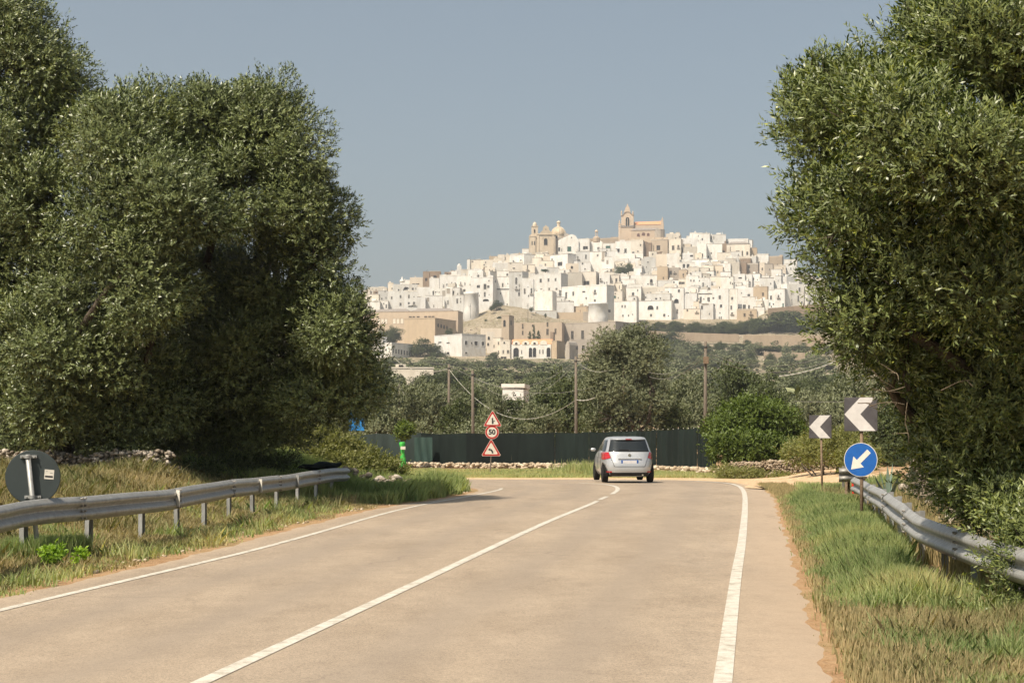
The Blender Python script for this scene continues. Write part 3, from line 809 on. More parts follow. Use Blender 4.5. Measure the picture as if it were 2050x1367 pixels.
def rubble():
    rs = np.random.RandomState(5); items = []
    for _ in range(3600):
        t = rs.rand()
        P = FENCE_PTS
        s = t*(len(P)-1); i = int(s); f = s-i
        p = np.array(P[i])*(1-f) + np.array(P[min(i+1, len(P)-1)])*f
        p = p + np.array([rs.uniform(-.3,.3), -.7+rs.normal()*.45])
        if p[0] < -7.4: continue
        r = rs.uniform(.06, .17)
        items.append((p[0], p[1], tz(p[0], p[1])+rs.rand()**1.5*.26, r*1.1, r, r*.7))
    o = rocks('rubble', items, M['rubble'], rs); tag(o, 'strip of pale limestone rubble along the foot of the fence', None, None, 'stuff')
FENCE_PTS = [(-34,97.5),(-22,97),(-14,96.5),(-9.5,95.5),(-5,94),(0,92),(3.5,89.5),(6,84.5),(7.9,78),(9.3,72)]
rubble()
items = []
rs_ = np.random.RandomState(77)
for _ in range(420):
    if rs_.rand() < .55:
        Y = rs_.uniform(12, 44); s = rs_.uniform(.05, .7); x = xl(Y) - s
    else:
        Y = rs_.uniform(12, 50); x = xr(Y) + rs_.uniform(.02, .6)
    r = rs_.uniform(.012, .035); items.append((x, Y, tz(x, Y)+r*.3, r*1.2, r, r*.7))
tag(rocks('pebbles', items, M['rubble'], rs_), 'small loose stones along both road edges', None, None, 'stuff')

# ------------------------------------------------------------------ fence of dark green shade net
def fence():
    root = empty('net_fence', (FENCE_PTS[5][0], FENCE_PTS[5][1], tz(*FENCE_PTS[5])), 0, 'long dark green shade net fence along the outside of the bend', 'fence')
    ox, oy, oz = root.location
    P = resample(FENCE_PTS, 400); d = np.r_[0, np.cumsum(np.hypot(*np.diff(P, axis=0).T))]
    tot = d[-1]; s = 0; k = 0
    def pt(s): return float(np.interp(s, d, P[:, 0])), float(np.interp(s, d, P[:, 1]))
    def top(s):
        x, y = pt(s); return float(np.interp(y, [60, 72, 78, 90, 97], [2.22, 2.18, 2.12, 2.06, 2.03]))
    pale = None
    while s < tot - .5:
        L = 2.9 if s+2.9 < tot else tot-s
        nx, nz = 22, 8; V = []; F_ = []
        ph = random.uniform(0, 6)
        for i in range(nx+1):
            ss = s + L*i/nx; x, y = pt(ss); x2, y2 = pt(min(ss+.05, tot)); x1, y1 = pt(max(ss-.05, 0))
            tx, ty = x2-x1, y2-y1; q = math.hypot(tx, ty) or 1; nxn, nyn = ty/q, -tx/q
            sag = .06*math.sin(PI*i/nx)
            for j in range(nz+1):
                v = j/nz; a = .035*math.sin(ph+i*1.1)*(.4+v*.6) + .05*math.sin(PI*i/nx)*math.sin(PI*v) + random.uniform(-.008, .008)
                z = tz(x, y) + .03 + (top(ss)-sag-.03)*v + (.05*math.sin(ss*5+ph) if j == 0 else 0)
                V.append((x+nxn*(a+.09)-ox, y+nyn*(a+.09)-oy, z-oz))
        for i in range(nx):
            for j in range(nz):
                a = i*(nz+1)+j; F_.append((a, a+nz+1, a+nz+2, a+1))
        xm, ym = pt(s+L/2); pxm = 1025+F*xm/ym
        mb = MB(); mb.add(V, F_)
        pal = 826 < pxm < 870
        o = mb.build('net_panel', M['net_mid'] if pxm < 826 else M['net'], root, smooth=True)
        x, y = pt(s); mb = MB(); h = top(s)+.10
        mb.tube([(x-ox, y+.04-oy, tz(x, y)-.3-oz), (x-ox, y+.04-oy, tz(x, y)+h-oz)], .022, 6)
        mb.build('post', M['rust'], root)
        mb = MB()
        for c in range(4):
            xx, yy = pt(min(s+L*c/4, tot)); zz = tz(xx, yy)+top(s)
            mb.lathe([(.014, zz-.01-oz), (.019, zz+.012-oz), (.013, zz+.03-oz)], xx-ox, yy+.02-oy, 6)
        mb.build('post_cap', M['sign_white'], root)
        s += L
    rr = random.Random(4); V = []; n = 12
    for i in range(n+1):
        D_ = 93.4; px = 830+36*i/n; x = PX(px, D_)
        for j in range(7):
            yb_ = 926 + (rr.uniform(-6, 5) if j == 0 else 0); z = zpx(yb_+(875-yb_)*j/6, D_)
            V.append((x-ox, D_-.25+.05*math.sin(i*1.3+j*.4)-oy, z-oz))
    mb = MB(); mb.add(V, [(i*7+j, (i+1)*7+j, (i+1)*7+j+1, i*7+j+1) for i in range(n) for j in range(6)])
    o = mb.build('net_patch', M['net_pale'], root, smooth=True); o['label'] = 'torn faded lighter green net patch'
fence()

# lime green netting wrapped round a post, and its vine
t = empty('wrapped_post', (PX(806,90),90,tz(PX(806,90),90)), 0, 'lime green net wrapped post standing before the left part of the fence', 'post')
mb = MB(); mb.lathe([(.20,0),(.17,.3),(.15,.62),(.10,.95),(.12,1.12),(.13,1.3),(.17,1.5),(.12,1.55)], 0, 0, 12)
for i in range(len(mb.v)):
    v = mb.v[i]; q = 1+.18*math.sin(math.atan2(v[1], v[0])*5+v[2]*6); mb.v[i] = (v[0]*q+.03*math.sin(v[2]*3), v[1]*q, v[2])
mb.build('net_wrap', M['limegreen'], t, smooth=True)
mb = MB(); mb.box(-.10,.17,-.20,-.17,1.13,1.3); mb.build('paper_tag', M['sign_white'], t)
bush('vine', [(PX(812,91),91,zpx(860,91),.28,.25,.32),(PX(803,91),91,zpx(868,91),.2,.2,.2)], 'bright green vine leaves above the lime green post', M['bush'], 40, 9, 6, .13, .08, .2, .2, 47, cat='vine', stems=False)

# blue board seen through the leaves
t = empty('blue_board', (PX(714,100),100,tz(PX(714,100),100)), 0, 'blue board half hidden behind the left olive foliage', 'board')
zb = zpx(862,100)-t.location.z; zt_ = zpx(822,100)-t.location.z
mb = MB(); mb.box(-.48,.48,0,.04,zb,zt_); mb.build('panel', M['bluepanel'], t, bevel=.005)
for s in (-1, 1):
    mb = MB(); mb.tube([(s*.4,.07,-.3),(s*.4,.07,zt_-.05)], .03, 8); mb.build('post', M['steel_old'], t)

# ------------------------------------------------------------------ guardrails
WPROF = [(0,.31),(.012,.312),(.025,.300),(.075,.262),(.083,.245),(.083,.225),(.075,.208),(.018,.172),(.012,.155),(.018,.138),(.075,.102),(.083,.085),(.083,.065),(.075,.048),(.025,.010),(.012,-.002),(0,0)]
def guardrail(pts, ztop, side, label, piece=3.6, post_every=1.8, postmat='steel', end=None, zfun=None, lean=.05, posts=True):
    P = resample(pts, 300); d = np.r_[0, np.cumsum(np.hypot(*np.diff(P, axis=0).T))]; tot = d[-1]
    x0, y0 = P[len(P)//2]; root = empty('guardrail', (x0, y0, tz(x0, y0)), 0, label, 'guardrail')
    oz = root.location.z
    def at(s):
        x = float(np.interp(s, d, P[:, 0])); y = float(np.interp(s, d, P[:, 1]))
        a = max(s-.08, 0); b = min(s+.08, tot)
        tx = np.interp(b, d, P[:, 0])-np.interp(a, d, P[:, 0]); ty = np.interp(b, d, P[:, 1])-np.interp(a, d, P[:, 1]); q = math.hypot(tx, ty)
        return x, y, side*ty/q, -side*tx/q, tx/q, ty/q
    zt = zfun or (lambda s: ztop)
    s = 0; k = 0
    while s < tot - .05:
        e = min(s+piece+.16, tot); n = max(int((e-s)/.18), 4); V = []; F_ = []; m = len(WPROF)
        dent = random.uniform(-.012, .012)
        for i in range(n+1):
            ss = s+(e-s)*i/n; x, y, nx, ny, tx, ty = at(ss)
            lift = .006*(1 if ss-s < .18 else 0)
            wob = .010*math.sin(ss*1.9+k) + dent*math.sin(PI*i/n)
            for (o_, z_) in WPROF:
                V.append((x+nx*(o_+lift+wob)-x0, y+ny*(o_+lift+wob)-y0, zt(ss)-.31+z_-oz+wob*.6))
        for i in range(n):
            for j in range(m-1):
                a = i*m+j; F_.append((a, a+m, a+m+1, a+1) if side > 0 else (a, a+1, a+m+1, a+m))
        mb = MB(); mb.add(V, F_); o = mb.build('beam', M[postmat], root, smooth=True)
        md = o.modifiers.new('thick', 'SOLIDIFY'); md.thickness = .004; md.offset = 0
        # bolts at the lap
        if k > 0:
            for ds in (.03, .13):
                x, y, nx, ny, tx, ty = at(s+ds)
                for z_ in (.285, .19, .12, .025):
                    mb = MB(); c = Vector((x-x0+nx*.06, y-y0+ny*.06, zt(s)-.31+z_-oz)); mb.tube([c, c+Vector((nx, ny, 0))*.03], .013, 6); mb.build('bolt', M['steel_old'], root)
        s += piece; k += 1
    s = .5 if posts else tot+1
    while s < tot:
        x, y, nx, ny, tx, ty = at(s); x -= x0; y -= y0
        g = tz(x+x0, y+y0)-oz; zt0 = zt(s)-oz
        c = Vector((x-nx*.16, y-ny*.16, 0)); T = Vector((tx, ty, 0)); N = Vector((nx, ny, 0))
        ln = random.uniform(-lean, lean)
        # C-shaped post: web and two flanges
        mb = MB(); w, dp, th = .13, .06, .006
        def slab(a0, a1, b0, b1):
            vs = []
            for z in (g-.35, zt0-.06):
                off = T*(ln*(z-g)) 
                for (a, b) in ((a0, b0), (a1, b0), (a1, b1), (a0, b1)):
                    p = c + off + T*a + N*b; vs.append((p.x, p.y, z))
            mb.add(vs, [(0,3,2,1),(4,5,6,7),(0,1,5,4),(1,2,6,5),(2,3,7,6),(3,0,4,7)])
        slab(-w/2, w/2, -dp, -dp+th); slab(-w/2, -w/2+th, -dp+th, 0); slab(w/2-th, w/2, -dp+th, 0)
        mb.build('post', M['rust' if postmat != 'steel' and random.random() < .3 else postmat], root)
        # spacer bracket between post and beam
        mb = MB(); vs = []
        for z in (zt0-.26, zt0-.07):
            for a, b in ((-.035, -.02), (.035, -.02), (.035, .155), (-.035, .155)):
                p = c + T*(ln*(z-g)+a) + N*b; vs.append((p.x, p.y, z))
        mb.add(vs, [(0,3,2,1),(4,5,6,7),(0,1,5,4),(1,2,6,5),(2,3,7,6),(3,0,4,7)]); mb.build('spacer', M[postmat], root)
        s += post_every*random.uniform(.95, 1.05)
    return root, at, zt
def P2(px, D): return (PX(px, D), D)
GL = [(-6.05,10.0),(-6.0,15),P2(0,18.4),P2(66,19.6),P2(300,23.2),P2(500,29.5),P2(610,34.0),P2(695,38.7)]
rootL, atL, ztL = guardrail(GL, .80, 1, 'steel guardrail along the left verge below the big olive trees', zfun=lambda s: .80+.012*math.sin(s*.8))
# reflector blade hanging on the left rail
for s_, nm in ((14.3, 0), (23.0, 1), (20.0, 2)):
    x, y, nx, ny, tx, ty = atL(s_); mb = MB()
    c = Vector((x+nx*.10-rootL.location.x, y+ny*.10-rootL.location.y, .80-.31-rootL.location.z))
    mb.box(-.004,.004,-.045,.045,.03,.28, 0, Matrix.Translation(c)@Matrix.Rotation(math.atan2(-tx, ty)+.9, 4, 'Z'))
    mb.build('reflector', M['sign_white' if nm != 1 else 'steel'], rootL)
GR = [(4.35,9.0),(4.42,12.5),(4.50,14.9),(4.61,16.4),(4.83,18.6),(5.0,20.2),(5.62,24.0),(6.2,27.4),(6.68,30.0),(7.0,32.2),(7.12,33.0),(7.45,33.3)]
GRZ = ([9,14.9,16.4,18.6,20,24,30,33.3],[.64,.64,.65,.645,.73,.77,.70,.72])
rootR, atR, ztR = guardrail(GR, .66, -1, 'wavy bent guardrail on the right verge ending under the blue arrow sign', zfun=lambda s: float(np.interp(9+s*.965, *GRZ)))
x, y, nx, ny, tx, ty = atR(24.3)
mb = MB(); c = Vector((x+nx*.07-rootR.location.x, y+ny*.07-rootR.location.y, .655-.31-rootR.location.z))
mb.prism([(-.045,.03),(.05,.03),(-.01,.27),(-.06,.26)], -.01, .0, 0, Matrix.Translation(c)@Matrix.Rotation(-.45, 4, 'Z'))
mb.build('reflector', M['refl_red'], rootR)
guardrail([P2(1679,36.0),P2(1700,36.0),P2(1722,36.6),(8.3,38.5),(8.9,42)], .88, 1, 'weathered end of a second guardrail behind the blue arrow sign', postmat='steel_old', zfun=lambda s: .84, piece=1.9, post_every=2.6)

# ------------------------------------------------------------------ signs
def disc(mb, r, y0, y1, mi=0, n=48, cx=0, cz=0):
    mb.prism([(cx+r*math.cos(2*PI*k/n), cz+r*math.sin(2*PI*k/n)) for k in range(n)], y0, y1, mi)
def tri(r, dz=0, rnd=.12):
    # rounded triangle, point up, r = circumradius
    pts = []
    for k in (0, 1, 2):
        a = PI/2 + k*2*PI/3; c = (r*(1-rnd)*math.cos(a), r*(1-rnd)*math.sin(a)+dz); rr = r*rnd*.5
        for q in range(-3, 4):
            b = a + q*PI/9; pts.append((c[0]+rr*2*math.cos(b)*.9, c[1]+rr*2*math.sin(b)*.9))
    return pts
def text_mesh(body, size, name, mat, parent, loc, bold=.012):
    cu = bpy.data.curves.new(name, 'FONT'); cu.body = body; cu.size = size; cu.align_x = 'CENTER'; cu.align_y = 'CENTER'
    cu.offset = bold; cu.extrude = .0015
    o = bpy.data.objects.new(name, cu); COL.objects.link(o)
    bpy.context.view_layer.update()
    me = bpy.data.meshes.new_from_object(o.evaluated_get(bpy.context.evaluated_depsgraph_get()))
    bpy.data.objects.remove(o)
    me.materials.clear(); me.materials.append(mat)
    ob = bpy.data.objects.new(name, me); ob.rotation_euler = (PI/2, 0, 0); ob.location = loc
    return link(ob, parent)

# stacked signs at the bend
D = 73.0; bx = PX(981, D); t = empty('road_sign_stack', (bx, D, tz(bx, D)), .0, 'post with two red triangle warning signs and a round 50 limit sign', 'road sign')
oz = t.location.z
def zz(py): return zpx(py, D)-oz
lean = lambda z: (PX(987, D)-bx)*(z/zz(822))
mb = MB(); mb.tube([(0,.05,-.2),(lean(zz(845)),.05,zz(845))], .03, 10); mb.build('post', M['wood'], t)
def warn(py, wpx, pict):
    cz = zz(py); r = wpx*D/F/2/math.cos(PI/6)*1.03; cx = lean(cz)
    nm = 'warning_sign'; mb = MB()
    mb.prism([(cx+p[0], cz+p[1]) for p in tri(r*1.03)], 0, .02); pl = mb.build(nm, M['sign_white'], t)
    mb = MB(); mb.prism([(cx+p[0], cz+p[1]) for p in tri(r*.98)], -.003, 0); mb.build('red_border', M['red'], pl)
    mb = MB(); mb.prism([(cx+p[0], cz+p[1]) for p in tri(r*.70, -.0)], -.006, -.003); mb.build('white_field', M['sign_white'], pl)
    mb = MB()
    for poly in pict: mb.prism([(cx+p[0]*r, cz+p[1]*r) for p in poly], -.009, -.006)
    mb.build('pictogram', M['sign_black'], pl)
warn(842.5, 33, [[(-.07,-.30),(.05,-.30),(.05,.18),(.10,.18),(-.01,.38),(-.12,.18),(-.07,.18)], [(.08,-.12),(.26,.0),(.26,.07),(.08,-.02)], [(.06,-.30),(.10,-.30),(.10,.1),(.06,.1)]])
arc = []
for k in range(9):
    a = k/8*1.25; arc.append((.20-.36+.38*math.cos(a), -.30+.46*math.sin(a)))
inner = [(.20-.36+.22*math.cos(k/8*1.25), -.30+.28*math.sin(k/8*1.25)) for k in range(8, -1, -1)]
warn(901, 35, [arc+inner, [(-.33,.06),(-.06,.22),(-.10,-.06)]])
cz = zz(865); cx = lean(cz); r = 27*D/F/2
mb = MB(); disc(mb, r*1.03, 0, .02, 0, 40, cx, cz); pl = mb.build('speed_limit_sign', M['sign_white'], t)
mb = MB(); disc(mb, r*.99, -.003, 0, 0, 40, cx, cz); mb.build('red_border', M['red'], pl)
mb = MB(); disc(mb, r*.74, -.006, -.003, 0, 40, cx, cz); mb.build('white_field', M['sign_white'], pl)
text_mesh('50', r*1.02, 'number', M['sign_black'], pl, (cx, -.0085, cz), .014)

CH = [(-.5,0),(-.02,.5),(.46,.5),(-.01,0),(.46,-.5),(-.02,-.5)]
def chevron(t, cz, s, yaw_extra=0):
    h = s/2
    mb = MB(); mb.box(-h, h, 0, .018, cz-h, cz+h); pl = mb.build('chevron_board', M['chev_dark'], t, bevel=.004)
    mb = MB(); mb.prism([(p[0]*s*.985, cz+p[1]*s*.985) for p in CH], -.003, 0); mb.build('white_chevron', M['chev_white'], pl)
    mb = MB()
    for z in (-h*.7, h*.55): mb.box(-h*.8, h*.8, .0185, .032, cz+z-.02, cz+z+.02)
    mb.build('back_rail', M['steel_old'], pl)
# near pole: chevron above, blue arrow disc below
D = 28.3; bx = PX(1723, D); t = empty('road_sign', (bx, D, tz(bx, D)), -.50, 'post with blue round arrow sign and black and white chevron board', 'road sign')
oz = t.location.z; z1 = zpx(829, D)-oz; z2 = zpx(920, D)-oz
mb = MB(); mb.tube([(0,.06,-.3),(0,.06,z1+.2)], .03, 12); mb.build('post', M['rust'], t, smooth=True)
chevron(t, z1, .60)
mb = MB(); disc(mb, .302, 0, .016, 0, 64, 0, z2); pl = mb.build('arrow_sign', M['sign_white'], t)
mb = MB(); disc(mb, .292, -.003, 0, 0, 64, 0, z2); mb.build('blue_field', M['sign_blue'], pl)
def rot(p, a): return (p[0]*math.cos(a)-p[1]*math.sin(a), p[0]*math.sin(a)+p[1]*math.cos(a))
arrow = [(-.245,0),(-.05,.135),(-.05,.045),(.215,.045),(.215,-.045),(-.05,-.045),(-.05,-.135)]
mb = MB(); mb.prism([(rot(p, PI/4)[0], z2+rot(p, PI/4)[1]) for p in reversed(arrow)], -.006, -.003); mb.build('white_arrow', M['sign_white'], pl)
mb = MB(); mb.box(-.05,.05,.017,.1,z2-.16,z2-.12); mb.box(-.05,.05,.017,.1,z2+.12,z2+.16); mb.build('clamp', M['steel'], t)
# farther chevron
D = 41.5; bx = PX(1642, D); t = empty('road_sign', (bx, D, tz(bx, D)), -.50, 'smaller looking chevron board alone on its post beside the lay-by', 'road sign')
z1 = zpx(854, D)-t.location.z
mb = MB(); mb.tube([(.04,.06,-.3),(0,.06,z1+.2)], .028, 12); mb.build('post', M['rust'], t, smooth=True)
chevron(t, z1, .60)
# round sign seen from behind
D = 19.95; bx = PX(70, D); t = empty('road_sign', (bx, D, tz(bx, D)), .12, 'round road sign seen from behind, dark back with white sticker', 'road sign')
oz = t.location.z; z2 = zpx(955, D)-oz; r = 53*D/F
mb = MB(); disc(mb, r, 0, .012, 0, 72, -.025, z2); disc(mb, r*1.0, -.010, 0, 0, 72, -.025, z2)
pl = mb.build('sign_disc', M['sign_back'], t)
mb = MB()   # rolled rim
N_ = 72
mb.tube([(-.025+r*math.cos(2*PI*k/N_), 0, z2+r*math.sin(2*PI*k/N_)) for k in range(N_+1)], .007, 6, cap=False); mb.build('rim', M['sign_back'], pl, smooth=True)
mb = MB(); mb.tube([(.10,-.075,-.3),(-.075,-.075,z2+r*.86)], .031, 16); mb.build('post', M['steel'], t, smooth=True)
mb = MB()
for zc in (z2+r*.78, z2-r*.74):
    xc = .10-.175*(zc+.3)/(z2+r*.86+.3)
    mb.box(xc-.10, xc+.10, -.045, -.012, zc-.018, zc+.018); mb.lathe([(.041,zc-.02),(.041,zc+.02)], xc, -.075, 16)
    for s in (-1, 1): mb.tube([(xc+s*.075,-.075,zc),(xc+s*.075,-.012,zc)], .010, 8)
mb.build('clamp', M['steel'], t)
mb = MB(); R_ = Matrix.Translation((.175,0,z2+.035))@Matrix.Rotation(.08, 4, 'Y'); mb.box(-.058,.058,-.0135,-.0105,-.06,.06,0,R_); st = mb.build('sticker', M['sign_white'], pl)
mb = MB(); mb.box(-.048,.048,-.0150,-.0136,-.038,-.016,0,R_); mb.box(-.04,-.02,-.0150,-.0136,.034,.038,0,R_); mb.box(.01,.045,-.0150,-.0136,.016,.020,0,R_)
mb.build('sticker_print', M['sign_black'], st)
